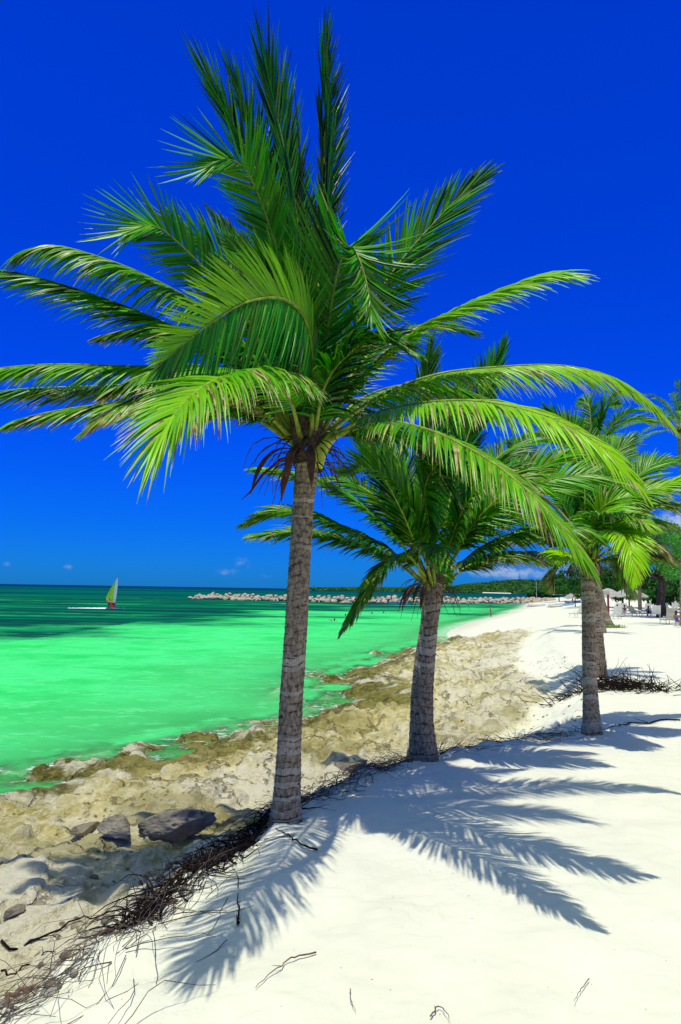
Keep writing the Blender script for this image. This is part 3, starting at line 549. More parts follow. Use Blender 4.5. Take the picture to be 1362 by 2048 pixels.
f3([(1178, 1118, 12.5), (1195, 1020, 13), (1215, 930, 13.4), (1260, 880, 13.7)], N=(-.2, .4, .8), L=.62, a=(50, 18), g=0.41, dry=.12, yel=.15, green=.45)
f3([(1182, 1126, 12.4), (1220, 1118, 11.9), (1250, 1150, 11.5), (1262, 1185, 11.3)], N=(0, .7, .6), L=.4, a=(50, 20), g=1., dry=.85, yel=.5, green=.4, n=50)
f3([(1170, 1126, 12.4), (1140, 1118, 12.8), (1110, 1140, 13.1), (1100, 1170, 13.2)], N=(0, .7, .6), L=.4, a=(50, 20), g=1., dry=.9, yel=.3, green=.3, n=50)
f3([(1172, 1118, 12.5), (1130, 1020, 12.3), (1080, 950, 12.1), (1030, 900, 12)], N=(.2, .7, .6), L=.6, a=(56, 18), g=.5, dry=.2, yel=.2, green=.45)
f3([(1184, 1118, 12.5), (1230, 1050, 12.3), (1285, 1015, 12.1), (1350, 1010, 12)], N=(-.1, .9, .4), L=.56, a=(58, 20), g=.9, dry=.6, yel=.4, green=.5)
f3([(1186, 1122, 12.5), (1230, 1095, 12.2), (1285, 1085, 12), (1330, 1105, 11.9)], N=(0, .9, .3), L=.5, a=(58, 20), g=1.1, dry=.9, yel=.5, green=.5)
f3([(1170, 1122, 12.5), (1120, 1085, 12.8), (1060, 1075, 13), (1000, 1090, 13.2)], N=(0, .9, .3), L=.5, a=(58, 20), g=1.1, dry=.9, yel=.2, green=.3)
def coconuts(root, o, spots, r=.10):
    th = np.linspace(0, 2*math.pi, 14, endpoint=False); ph = np.linspace(0, math.pi, 10)
    for c in spots:
        V = np.array([[r*.85*math.sin(p)*math.cos(q)*(1+.06*math.cos(3*q)), r*.85*math.sin(p)*math.sin(q)*(1+.06*math.cos(3*q)), r*1.2*math.cos(p)] for p in ph for q in th])
        link('coconut', grid_mesh(V, 10, 14, 'coconut', wrap=True), M_HUSK, root, np.asarray(c)-o)
coconuts(p3_, o3, [at(1176, 1082, 12.25), at(1197, 1064, 12.2), at(1187, 1075, 12.7), at(1168, 1070, 12.6)], .105)

# --- palms further back
def back_palm(label, base, bd, px, widths, fronds, seed, flen, dry=.2, yel=.2, up=.5, step=.05, ringh=.12, nleaf=56, mw=.045):
    o = at(base[0], base[1], bd[0]); p = palm(label, o); rg = np.random.default_rng(seed)
    trunk(p, o, px, widths, bd, step=step, sides=14, ringh=ringh, seed=seed)
    c = at(*px[-1], bd[-1]); crown_base(p, o, c, .16, .4, seed, 2, 16)
    P0 = c+np.array([0, 0, .2])
    for k in range(fronds):
        az = k*2.39996+rg.uniform(-.3, .3); e = R(rg.uniform(-5, 35)+(k/fronds)**1.0*60*up*1.6)
        b = np.asarray(P0); el_ = min(e, R(84))
        d = np.array([math.sin(az)*math.cos(el_), math.cos(az)*math.cos(el_), math.sin(el_)]); pp = b.copy(); P = [pp]
        for j in range(8):
            dd = nrm(d+np.array([0, 0, -1.15])*(j/8)**1.3+np.array([-.12, .1, 0])*(j/8)); pp = pp+dd*flen*rg.uniform(.9, 1.05)/8; P.append(pp)
        upv = np.array([-math.sin(az)*math.sin(el_), -math.cos(az)*math.sin(el_), math.cos(el_)])
        frond(p, o, P[::2], N=(upv[0], upv[2], -upv[1]), L=.62, a=(60, 20), g=.7, n=nleaf, dry=dry*(1.6-k/fronds), yel=yel*rg.uniform(.5, 1.6), green=rg.uniform(.3, .7), w=mw, mid=.03)
    return p
back_palm('tall palm behind the slim one, base in a mound of dry fronds', (1198, 1360), [20.6]*4, [(1199, 1362), (1192, 1240), (1186, 1080), (1182, 930)], [30, 24, 20, 19], 17, 31, 2.4, up=.75, step=.03)
back_palm('palm half hidden behind two trunks, shadowed foot on bright sand', (1203, 1267), [42]*4, [(1204, 1270), (1197, 1215), (1185, 1120), (1165, 1010)], [20, 15, 12, 11], 14, 32, 3.2)
back_palm('curving grey palm standing in a tuft of green grass', (1216, 1247), [50]*5, [(1217, 1250), (1211, 1235), (1203, 1200), (1192, 1160), (1150, 1040)], [24, 18, 13, 11, 9], 14, 33, 3.4)
back_palm('high palm at the picture edge with a bare dark trunk beside the sunbeds', (1365, 1246), [52]*4, [(1366, 1250), (1366, 1150), (1367, 1040), (1359, 866)], [13, 11, 9, 9], 18, 34, 4.6, up=.6, yel=.12)
back_palm('thin grey palm among the sunbeds in front of the feathery tree', (1279, 1218), [75]*4, [(1280, 1220), (1279, 1180), (1276, 1130), (1268, 1060)], [7.5, 6.5, 6, 5], 13, 35, 3.6, dry=.35)

# ------------------------------------------------------------------ stones, boulders, debris
def rock_mesh(seed, nu=18, nv=26, rough=.35, flat=.7, cuts=7, cut=.6):
    th = np.linspace(0, 2*math.pi, nv, endpoint=False); ph = np.linspace(.02, math.pi-.02, nu)
    d = np.array([[math.sin(p)*math.cos(q), math.sin(p)*math.sin(q), math.cos(p)] for p in ph for q in th])
    r = 1+rough*((fbm(d*1.3+seed*9.1, 3, seed)-.5)*1.7+(fbm(d*3.2+seed*3.3, 4, seed+5, ridge=True)-.5)*.9)
    rg = np.random.default_rng(seed)
    for k in range(cuts):
        nn = nrm(rg.normal(size=3)); h = rg.uniform(.6, .9)-.12*(cuts > 7); q = (d*r[:, None])@nn; r = np.where(q > h, r*(h/np.maximum(q, 1e-6))**cut, r)
    if cuts > 7: r = r*(1+.16*(fbm(d*5+seed, 4, seed+9, ridge=True)-.6)+.10*(fbm(d*14+seed, 3, seed+19)-.5))
    return grid_mesh(d*r[:, None]*np.array([1, .8, flat]), nu, nv, 'rock', wrap=True)
def rock_mat(name, a_, b_, sc):
    m, t, out = new_mat(name); co = t.new('ShaderNodeTexCoord').outputs['Object']; rnd = t.new('ShaderNodeObjectInfo').outputs['Random']
    n = t.noise(co, sc, 6, .68); n2 = t.noise(co, sc*5, 5, .7); c = t.mix(t.step(n, .32, .68), a_, b_)
    c = t.mix(t.math('MULTIPLY', t.step(n2, .56, .7), .6), c, tuple(x*.35 for x in a_)); c = t.mix(t.math('MULTIPLY', rnd, .35), c, tuple(x*.55 for x in b_))
    bp = t.new('ShaderNodeBump', {'Strength': .7, 'Distance': .05, 'Height': t.math('ADD', n, t.math('MULTIPLY', n2, .5))}).outputs[0]
    pbr(t, out, c, .9, .15, bp); return m
M_BOULD = rock_mat('grey_limestone', (.17, .15, .11), (.36, .31, .22), 2.2)
M_PALE = rock_mat('pale_limestone', (.42, .38, .29), (.66, .61, .48), 2.5)
M_BREAK = rock_mat('breakwater_rock', (.32, .25, .17), (.70, .59, .44), 1.6)
def gnd_px(px, py, iters=7):
    """point on the beach seen at a photo pixel"""
    d = 8.
    for _ in range(iters*3):
        p = at(px, py, d); z = gz_at(p[0], p[1]); d2 = (CZ-z)*d/max(.05, CZ-p[2]); d = d*.5+d2*.5
    p = at(px, py, d); p[2] = gz_at(p[0], p[1]); return p
def boulder(px, py, sx, sy, sz, mat, label, seed, rz=0., sink=.25):
    p = gnd_px(px, py); me = rock_mesh(seed, 60, 90, .5, cuts=18, cut=.95); me.transform(Matrix.Diagonal((sx, sy, sz, 1)))
    o = link('boulder', me, mat); o.location = (p[0], p[1], p[2]+sz*(.62-sink)); o.rotation_euler = (0, 0, rz); return tag(o, label, 'boulder')
boulder(335, 1672, .50, .36, .36, M_BOULD, 'large dark rounded boulder beside the root heap, left of the front palm', 101, .3)
boulder(232, 1672, .30, .20, .22, M_BOULD, 'dark flat boulder with weed between it and the larger one', 102, -.2)
boulder(165, 1668, .24, .16, .14, M_BOULD, 'low grey boulder farthest left in the row above the shaded sand', 103, .5)
boulder(30, 1830, .16, .09, .10, M_BOULD, 'small dark cracked rock lying on the sand at the left edge', 106, 1.)
boulder(705, 1535, .42, .2, .2, M_BOULD, 'shaded grey rock between the front palm and the second palm', 107, .45, .45)

smesh = [rock_mesh(200+k, 10, 14, .45, .6) for k in range(6)]
for k, me in enumerate(smesh): me.materials.append(M_PALE if k % 2 else M_BOULD)
BMn = np.array(BM)
def along(q):
    seg = BMn[1:6]; d = np.r_[0, np.cumsum(np.linalg.norm(np.diff(seg, axis=0), axis=1))]; d /= d[-1]
    return np.array([np.interp(q, d, seg[:, 0]), np.interp(q, d, seg[:, 1])])
for k in range(200):
    q = rng.uniform(.12, .5) if k < 150 else rng.uniform(.5, .9); c = along(q); off = -abs(rng.normal(.25, .45))-.02
    tdir = along(min(1, q+.02))-c; nd = np.array([tdir[1], -tdir[0]]); nd = nd/np.linalg.norm(nd); pos = c+nd*off
    s_ = rng.uniform(.018, .05) if k % 6 else rng.uniform(.05, .085)
    o = bpy.data.objects.new('stone', smesh[k % 6]); C.objects.link(o); o.location = (*pos, gz_at(*pos)+s_*.25); o.scale = (s_, s_*rng.uniform(.7, 1.2), s_); o.rotation_euler = (rng.uniform(-.4, .4), rng.uniform(-.4, .4), rng.uniform(0, 6.3))
    tag(o, 'small pale or grey coral stone among the twigs below the sand berm', 'stone', 'loose stones below the berm')
M_TWIG = simple('dry_twig', (.12, .098, .078), .9, .1, .5, 20)
M_ROOT = simple('dark_root', (.016, .010, .007), .9, .1, .5, 20)  # dark brown, darkened further in place of the palm crown's shade
M_RED = simple('reddish_branch', (.19, .10, .065), .8, .1, .4, 20)
def wiggle(p, v, ln, n, wob, r0, r1, b, zfun=None, lift=.0, sides=4):
    P = []; p = np.array(p, float); v = nrm(np.array(v, float))
    for j in range(n):
        P.append(p.copy()); v = nrm(v+rng.normal(0, wob, 3)); p = p+v*ln/n
        if zfun is not None:
            gl = zfun(p[0], p[1])+lift; p[2] = max(p[2], gl); 
            if p[2] > gl+.12: v[2] -= .3
    b.tube(P, np.linspace(r0, r1, n), sides)
# coarse height lookup for twigs
_hx = np.arange(-6, 9, .05); _hy = np.arange(1.5, 24, .05); HX, HY = np.meshgrid(_hx, _hy, indexing='ij')
HZ = ground(np.stack([HX.ravel(), HY.ravel()], 1))[0].reshape(HX.shape)
def hz(x_, y_):
    i = min(max(int((x_+6)/.05), 0), HX.shape[0]-1); j = min(max(int((y_-1.5)/.05), 0), HX.shape[1]-1); return HZ[i, j]
def debris(name, label, qs, n, spread, heap, mat, ln=(.25, .8), r=(.003, .009), along_bias=.8, offc=0.):
    b = MB()
    for k in range(n):
        q = rng.uniform(*qs); c = along(q); tdir = nrm(along(min(1, q+.02))-c) if q < .97 else nrm(c-along(q-.02)); nd = np.array([tdir[1], -tdir[0]])
        pos = c+nd*(offc+rng.normal(0, spread)); z = hz(*pos)+abs(rng.normal(0, heap))+.01
        dv = np.array([*(tdir*along_bias*rng.choice([-1, 1])+rng.normal(0, .35, 2)), rng.normal(.05, .25)])
        wiggle((*pos, z), dv, rng.uniform(*ln), 7, .16, rng.uniform(*r), .0015, b, hz, .004)
    return tag(b.build(name, mat), label, name.replace('_', ' '), kind='stuff')
debris('root_heap', 'dark tangled heap of dry roots at the foot of the front palm', (.37, .56), 560, .085, .055, M_ROOT, (.2, .7), (.003, .010), .7, -.12)
debris('twig_litter', 'brown dry twigs strewn along the sand berm at lower left', (.0, .44), 480, .22, .018, M_TWIG, (.3, 1.1), (.0015, .005), 1., -.14)
debris('brushwood', 'long reddish dry sticks lying between the front palm and the second', (.57, .80), 420, .15, .03, M_TWIG, (.3, .9), (.002, .006), 1., -.10)
debris('dry_litter', 'thin dry stalks on the sand edge by the second and third palms', (.78, 1.), 260, .22, .02, M_ROOT, (.2, .6), (.002, .005), 1., -.05)
def branch(pts, r, label, mat=M_RED, twigs=3):
    P = np.array([gnd_px(*p) for p in pts]); Q, ln = catmull(P, 16); Q[:, 2] = [hz(a_, b_)+.022 for a_, b_ in Q[:, :2]]
    Q[:, :2] += rng.normal(0, r*.7, (16, 2)); b = MB().tube(Q, np.linspace(r, r*.35, 16), 6)
    for k in range(twigs):
        i = rng.integers(3, 14); v = nrm(Q[i+1]-Q[i]); wiggle(Q[i], v+np.array([rng.normal(0, .6), rng.normal(0, .6), .25]), ln*.16, 5, .12, r*.45, r*.2, b)
    return tag(b.build('branch', mat, smooth=True), label, 'branch')
branch([(355, 1808), (300, 1825), (255, 1853), (180, 1895), (90, 1945)], .011, 'long reddish branch rising to a bare curved tip on the sand at lower left')
branch([(0, 2022), (40, 1985), (100, 1950), (150, 1915), (230, 1870)], .020, 'thick brown branch running into the bottom left corner')
branch([(0, 1895), (60, 1885), (150, 1845), (240, 1800)], .011, 'dark upper branch reaching left out of the twig litter', M_ROOT)
branch([(0, 1960), (50, 1935), (110, 1905)], .009, 'short dark branch lying left between the upper and the thick branch', M_ROOT)
branch([(635, 1703), (600, 1692), (570, 1670), (552, 1658)], .010, 'dark crooked stick in shade on the sand below the front trunk', M_ROOT)
branch([(475, 1855), (477, 1820), (473, 1795)], .009, 'short black stick lying inside the big frond shadow', M_ROOT)
branch([(632, 1909), (590, 1922), (550, 1948), (513, 1980)], .0055, 'thin red-brown twig alone on the bright sand under the frond shadow', M_RED, 1)
branch([(862, 2040), (878, 2020), (892, 2036), (900, 2048)], .0045, 'little bent red twig at the bottom centre edge', M_RED, 1)
branch([(700, 1985), (702, 2010), (712, 2030)], .003, 'fine tan stalk standing alone on sand right of the red-brown twig', M_TWIG, 1)
branch([(1178, 1965), (1160, 1990), (1148, 2015)], .003, 'fine pale stalk at the bottom right of the sand', M_TWIG, 0)
branch([(1362, 1443), (1300, 1448), (1250, 1452), (1205, 1462)], .016, 'dark wavy branch running right from the foot of the slim palm', M_ROOT)
# mound of dry fronds behind the third palm
b = MB(); cm = gnd_px(1235, 1378)
for k in range(520):
    pos = cm+np.array([rng.normal(0, .75), rng.normal(0, .45), 0]); z = hz(pos[0], pos[1]) if pos[1] < 23.5 else gz_at(pos[0], pos[1]); z += abs(rng.normal(0, .14))*math.exp(-(pos[0]-cm[0]+.6)**2)
    wiggle((pos[0], pos[1], z), (rng.normal(0, 1), rng.normal(0, .6), rng.normal(.1, .3)), rng.uniform(.3, .9), 6, .15, rng.uniform(.006, .014), .003, b)
tag(b.build('dry_frond_mound', M_ROOT), 'dark mound of dry palm fronds round a palm foot behind the slim trunk', 'debris mound', kind='stuff')
# specks and crumbs on the sand
b = MB()
for k in range(1500):
    yy = rng.uniform(2.2, 14)**1.; xx = rng.uniform(-2, 6.5); s_ = rng.uniform(.003, .009)
    if poly_sd(np.array([[xx, yy]]), BM)[0] < 0: continue
    z = hz(xx, yy); a_ = rng.uniform(0, 6.3); ca, sa = math.cos(a_), math.sin(a_); q_ = np.array([[1, 0, 0], [-.6, .5, .2], [-.7, -.5, .1], [.1, .1, .6]])*s_*np.array([rng.uniform(.6, 1.8), .7, .6])*.75; b.add(np.stack([q_[:, 0]*ca-q_[:, 1]*sa+xx, q_[:, 0]*sa+q_[:, 1]*ca+yy, q_[:, 2]+z], 1), [(0, 1, 2), (0, 3, 1), (1, 3, 2), (2, 3, 0)])
tag(b.build('beach_litter', M_TWIG), 'tiny brown crumbs scattered on the white sand', 'litter', kind='stuff')
b = MB()
for k in range(420):
    q = rng.uniform(0, 1); yy = rng.uniform(9, 30); xx = np.interp(yy, BMn[2:9, 1], BMn[2:9, 0])-abs(rng.normal(.3, 1.6)); s_ = rng.uniform(.012, .045)
    z = gz_at(xx, yy); b.add(np.array([[1, 0, 0], [-.6, .8, .2], [-.7, -.7, .1], [0, 0, .8]])*s_*np.array([rng.uniform(.8, 1.8), 1, .7])+np.array([xx, yy, z]), [(0, 1, 2), (0, 3, 1), (1, 3, 2), (2, 3, 0)])
tag(b.build('leaf_litter', simple('rusty_leaf_litter', (.26, .13, .05), .9, .1, .5, 6)), 'rusty brown leaves and chips scattered over the ochre rock shelf', 'litter', kind='stuff')

# ------------------------------------------------------------------ breakwater
bmesh_ = [rock_mesh(300+k, 9, 13, .5, .8) for k in range(8)]
for me in bmesh_: me.materials.append(M_BREAK)
BP = np.array([(-47.5, 224), (-30, 212), (3, 202), (30, 212), (58, 232), (80, 262)]); bd = np.r_[0, np.cumsum(np.linalg.norm(np.diff(BP, axis=0), axis=1))]; bd /= bd[-1]
nb = 0
for row, (off, zz, n, ss) in enumerate(((-2.2, .25, 118, (.65, 1.1)), (-.9, .8, 108, (.6, 1.1)), (.3, 1.3, 84, (.5, .95)))):
    for k in range(n):
        q = (k+rng.uniform(.1, .9))/n; q = .012*row+q*(1-.012*row); c = np.array([np.interp(q, bd, BP[:, 0]), np.interp(q, bd, BP[:, 1])]); end = min(1, .35+q*12)
        s_ = rng.uniform(*ss); o = bpy.data.objects.new('breakwater_rock', bmesh_[rng.integers(0, 8)]); C.objects.link(o)
        o.location = (c[0]+rng.normal(0, .3), c[1]+off+rng.normal(0, .35), zz*end+rng.normal(0, .16)); o.scale = (s_*rng.uniform(.9, 1.3), s_, s_*rng.uniform(.7, 1.)); o.rotation_euler = (rng.uniform(-.5, .5), rng.uniform(-.5, .5), rng.uniform(0, 6.3))
        tag(o, 'pinkish white boulder of the long low breakwater across the bay', 'rock', 'breakwater rocks'); nb += 1
b = MB()  # rubble core under the boulders
for k in range(len(BP)-1):
    a_, c_ = BP[k], BP[k+1]; V = []
    for p_ in (a_, c_):
        for dy, z in ((-2.4, -1), (-.6, .9), (.8, .9), (2.6, -1)): V.append((p_[0], p_[1]+dy, z*(1 if k or p_ is c_ else .3)))
    b.add(V, [(0, 1, 5, 4), (1, 2, 6, 5), (2, 3, 7, 6)])
tag(b.build('breakwater', M_BREAK), 'stone core under the boulders of the breakwater', 'breakwater')

# ------------------------------------------------------------------ wooded hill and trees
M_HILL = simple('hill_soil', (.035, .085, .018), .95, .05, .4, .05)
def foliage_mat(name, a_, b_, trans=.3):
    m, t, out = new_mat(name); at_ = t.new('ShaderNodeAttribute', attribute_name='Col'); s = t.new('ShaderNodeSeparateColor', {0: at_.outputs['Color']})
    c = t.mix(s.outputs[0], a_, b_)
    bb = t.new('ShaderNodeBsdfPrincipled', {'Base Color': c, 'Roughness': .6, 'Specular IOR Level': .2}); tr = t.new('ShaderNodeBsdfTranslucent', {0: t.mix(1., c, (1.3, 1.7, .8), 'MULTIPLY')})
    mx = t.new('ShaderNodeMixShader', {0: trans, 1: bb.outputs[0], 2: tr.outputs[0]}); t.l.new(mx.outputs[0], out.inputs[0]); return m
M_FOL = foliage_mat('tree_foliage', (.012, .060, .010), (.055, .22, .030))
M_FEATH = foliage_mat('feathery_foliage', (.05, .21, .035), (.16, .46, .08), .4)
M_FARF = foliage_mat('far_foliage', (.012, .075, .012), (.07, .24, .028), .2)
M_BARK = simple('dark_bark', (.07, .05, .04), .9, .1, .4, 6)
M_GREYB = simple('grey_bark', (.22, .18, .14), .9, .1, .4, 6)
def leaf_cloud(centres, radii, counts, size, seed, flat=.75):
    rg = np.random.default_rng(seed); V = []; COL = []
    for c, r, n in zip(centres, radii, counts):
        d = rg.normal(size=(n, 3)); d /= np.linalg.norm(d, axis=1)[:, None]; p = np.asarray(c)+d*(r*rg.uniform(.25, 1.05, n)**.6)[:, None]*np.array([1, 1, flat])
        nn = d*.7+rg.normal(0, .6, (n, 3))+np.array([0, 0, .6]); nn /= np.linalg.norm(nn, axis=1)[:, None]
        a_ = np.cross(nn, rg.normal(size=(n, 3))); a_ /= np.linalg.norm(a_, axis=1)[:, None]; b_ = np.cross(nn, a_); s_ = size*rg.uniform(.5, 1.3, n)[:, None]
        q = np.stack([p-a_*s_, p-b_*s_*.5+nn*s_*.12, p+a_*s_, p+b_*s_*.5+nn*s_*.12], 1); V.append(q.reshape(-1, 3))
        base = rg.uniform(0, .5); COL.append(np.repeat(np.clip(base+rg.normal(.2, .22, n), 0, 1), 4))
    V = np.concatenate(V); c = np.concatenate(COL); me = bpy.data.meshes.new('crown'); raw_mesh(me, V, np.arange(len(V)).reshape(-1, 4)); set_attrs(me, {'Col': np.stack([c, c, c], 1)}); return me
def tree(label, base, h, cr, seed, mat=M_FOL, bark=M_BARK, leaf=.16, nl=5200, cz=.62, name='beach_tree', clumps=26, tr=.16, group=None, lean=(0, 0)):
    rg = np.random.default_rng(seed); o = empty(name, base, label, 'tree', group); b = MB(); top = np.array([lean[0], lean[1], h*cz*.72])
    TP = [np.array([0, 0, -.3]), top*.35+rg.normal(0, .05, 3), top*.7+rg.normal(0, .1, 3), top]; b.tube(TP, np.array([1.35, 1., .85, .65])*tr, 9); cs = []; rs = []
    for k in range(clumps):
        a_ = k*2.4+rg.uniform(-.4, .4); rr = cr*math.sqrt((k+.5)/clumps)*rg.uniform(.75, 1.1); z = h*(cz+(1-cz)*rg.uniform(-.75, .95)*(1-.5*(rr/cr)**2)); c = np.array([lean[0]+rr*math.cos(a_), lean[1]+rr*math.sin(a_), z]); cs.append(c); rs.append(cr*rg.uniform(.18, .34))
        if k % 2 == 0: st_ = TP[2]*.6+top*.4; b.tube([st_, st_*.5+c*.5+rg.normal(0, cr*.06, 3)+np.array([0, 0, -.1*cr]), c], [tr*.38, tr*.22, tr*.06], 5)
    b.build('trunk', bark, o, smooth=True); r2 = np.array(rs)**2; cnt = np.maximum(20, nl*r2/r2.sum()).astype(int)
    me = leaf_cloud(cs, rs, cnt, leaf, seed); link('crown', me, mat, o); return o
def base_at(px, y, z=None):
    p = at(px, 1190, y); p[2] = gz_at(p[0], p[1]) if z is None else z; return p
tree('feathery light green tree with a dark forked trunk at the right edge', base_at(1322, 70), 9.6, 4.0, 41, M_FEATH, M_BARK, .15, 9000, .66, clumps=34, tr=.42)
tree('tall feathery tree behind the forked one, filling the right edge', base_at(1375, 88), 12.0, 5.2, 42, M_FEATH, M_GREYB, .18, 9000, .62, clumps=34, tr=.3)
tree('dark round tree behind the thatched shelters', base_at(1245, 118), 7.6, 4.6, 43, M_FOL, M_BARK, .26, 5200, .55)
tree('broad dark tree between the sign post and the slim palm', base_at(1190, 125), 7.2, 4.4, 44, M_FOL, M_BARK, .26, 5200, .55)
tree('bushy green tree behind the sunbeds near the thin grey palm', base_at(1295, 112), 7.0, 4.2, 45, M_FOL, M_BARK, .24, 5200, .5)
tree('low leafy tree right of the bushy one, behind the last sunbeds', base_at(1345, 108), 6.0, 4.0, 46, M_FOL, M_BARK, .24, 5200, .5)
tree('dark tree left of the slim trunk over the beached boats', base_at(1145, 190), 9.5, 6.0, 47, M_FOL, M_BARK, .34, 5200, .5)
tree('small tree crown above the furled sail', base_at(1118, 230), 8.5, 6.0, 48, M_FOL, M_BARK, .36, 4200, .5)
# far wood along the shore and the hill behind it (one mass of trees)
def wood(name, label, pts, size, rad, per, seed, cat='wood'):
    pts = np.asarray(pts); rg = np.random.default_rng(seed); me = leaf_cloud(pts, rad*rg.uniform(.7, 1.25, len(pts)), np.full(len(pts), per), size, seed, .85)
    return tag(link(name, me, M_FARF), label, cat, kind='stuff')
rg = np.random.default_rng(9); pts = []
for k in range(360):
    pxx = rg.uniform(1062, 1480); yy = rg.uniform(400, 480)+max(0, 1110-pxx)*1.2; p = at(pxx, 1190, yy); top = np.interp(pxx, [1062, 1090, 1130, 1180, 1480], [2.5, 7, 10, 11, 14]); pts.append((p[0], yy, .6+rg.uniform(.1, 1)**.7*top))
wood('shore_wood', 'dense dark green wood on the shore behind the beached boats', pts, 1.5, 3.2, 60, 71)
nx, ny = 220, 40; xs = np.linspace(-160, 1500, nx); ys = np.linspace(1480, 2600, ny); X, Y = np.meshgrid(xs, ys, indexing='ij')
ridge = np.interp(X*1400/2000+681, [560, 610, 700, 760, 830, 900, 960, 1000, 1040, 1080, 1120, 1200, 1400, 1750], [-4, 5, 7.5, 9, 10, 16, 24, 33, 40, 39, 36, 33, 32, 25])
prof = sstep(1490, 1990, Y)**.85; HZh = ridge*prof*(.92+.16*fbm(np.stack([X.ravel()*.006, Y.ravel()*.006, X.ravel()*0], 1), 3, 81).reshape(X.shape)*2-.16)-1.5
HZh = np.where(Y < 1495, -3, HZh)
hv = np.stack([X.ravel(), Y.ravel(), HZh.ravel()], 1); tag(link('hill', grid_mesh(hv, nx, ny, 'hill'), M_HILL), kind='structure', label='low green hill across the bay')
pts = []
for k in range(5600):
    i = rg.integers(1, nx-1); j = rg.integers(1, 24); p = hv[i*ny+j]+np.array([rg.uniform(-4, 4), rg.uniform(-12, 12), 1.2])
    if p[2] > .2: pts.append(p)
wood('hill_wood', 'green scrub forest covering the low hill across the bay', pts, 3.0, 4.2, 14, 72)
b = MB(); b.add([at(965, 1186, 1478), at(1022, 1187.5, 1478), at(1022, 1185.8, 1484), at(965, 1184.3, 1484)], [(0, 1, 2, 3)])
tag(b.build('far_beach', simple('far_sand', (.75, .68, .5))), kind='structure', label='thin pale strip of beach under the hill')

# ------------------------------------------------------------------ people
M_SKIN = simple('tanned_skin', (.36, .18, .10), .55, .3, .1); M_SKINR = simple('sunburnt_skin', (.50, .18, .11), .55, .3, .1)
M_HAIR = simple('dark_hair', (.025, .016, .012), .5, .4, .2)
def skin_body(name, J, E, rad, mat, parent=None, loc=(0, 0, 0), rz=0., sub=2):
    me = bpy.data.meshes.new(name); me.from_pydata([tuple(j) for j in J], E, []); o = bpy.data.objects.new(name, me); C.objects.link(o)
    md = o.modifiers.new('skin', 'SKIN'); md.use_smooth_shade = True
    for v, r in zip(me.skin_vertices[0].data, rad): v.radius = r if isinstance(r, tuple) else (r, r)
    me.skin_vertices[0].data[0].use_root = True
    s_ = o.modifiers.new('sub', 'SUBSURF'); s_.levels = sub; s_.render_levels = sub; me.materials.append(mat); o.location = tuple(loc); o.rotation_euler = (0, 0, rz)
    if parent is not None: o.parent = parent
    return o
def blob(b, c, r, sx=1, sy=1, sz=1, n=8, mfn=12):
    th = np.linspace(0, 2*math.pi, mfn, endpoint=False); ph = np.linspace(.01, math.pi-.01, n)
    V = np.array([[r*sx*math.sin(p)*math.cos(q), r*sy*math.sin(p)*math.sin(q), r*sz*math.cos(p)] for p in ph for q in th])+np.array(c)
    return b.add(V, [(i*mfn+j, i*mfn+(j+1) % mfn, (i+1)*mfn+(j+1) % mfn, (i+1)*mfn+j) for i in range(n-1) for j in range(mfn)])
HEADJ = [(0, 0, 0)]
def person(label, loc, rz, J, skin=M_SKIN, hair=M_HAIR, clothes=(), long_hair=False):
    """J: joints dict in metres, person faces -y; z up from ground"""
    o = empty('person', loc, label, 'person', rz=rz)
    names = ['pelvis', 'waist', 'chest', 'neck', 'head', 'crown', 'shL', 'elL', 'haL', 'fiL', 'shR', 'elR', 'haR', 'fiR', 'hipL', 'knL', 'anL', 'toL', 'hipR', 'knR', 'anR', 'toR', 'nose', 'thL', 'thR']
    Jx = dict(J); hd = np.array(Jx['head'])
    Jx['crown'] = tuple(hd+np.array([0, .01, .10])); Jx['nose'] = tuple(hd+np.array([0, -.085, -.01]))
    for s_ in 'LR':
        v = nrm(np.array(Jx['ha'+s_])-np.array(Jx['el'+s_])); Jx['fi'+s_] = tuple(np.array(Jx['ha'+s_])+v*.10); Jx['th'+s_] = tuple(np.array(Jx['ha'+s_])+v*.05+np.array([0, -.035, 0]))
    rad = [(.13, .10), (.105, .085), (.125, .095), .052, .082, .055, .055, .040, .030, .016, .055, .040, .030, .016, .085, .056, .036, .025, .085, .056, .036, .025, .018, .012, .012]
    E = [(0, 1), (1, 2), (2, 3), (3, 4), (4, 5), (2, 6), (6, 7), (7, 8), (8, 9), (2, 10), (10, 11), (11, 12), (12, 13), (0, 14), (14, 15), (15, 16), (16, 17), (0, 18), (18, 19), (19, 20), (20, 21), (4, 22), (8, 23), (12, 24)]
    skin_body('body', [Jx[k] for k in names], E, rad, skin, o)
    b = MB(); blob(b, hd+np.array([0, .025, .045]), .105, .92, 1., .95)
    if long_hair: blob(b, hd+np.array([0, .075, -.08]), .09, .9, .55, 1.7)
    b.build('hair', hair, o, smooth=True)
    for nm, keys, rr, mt in clothes:
        skin_body(nm, [Jx[k] if isinstance(k, str) else k for k in keys], [(i, i+1) for i in range(len(keys)-1)], rr, mt, o)
    return o
STAND = dict(pelvis=(0, 0, .92), waist=(0, .01, 1.06), chest=(0, 0, 1.25), neck=(0, .01, 1.40), head=(0, -.01, 1.52), shL=(.17, 0, 1.34), elL=(.23, .05, 1.08), haL=(.24, -.04, .86), shR=(-.17, 0, 1.34), elR=(-.23, .02, 1.08), haR=(-.22, -.12, .90),
             hipL=(.09, 0, .86), knL=(.09, -.10, .48), anL=(.09, .06, .08), toL=(.09, -.09, .03), hipR=(-.09, 0, .86), knR=(-.09, -.05, .48), anR=(-.09, -.22, .08), toR=(-.09, -.37, .03))
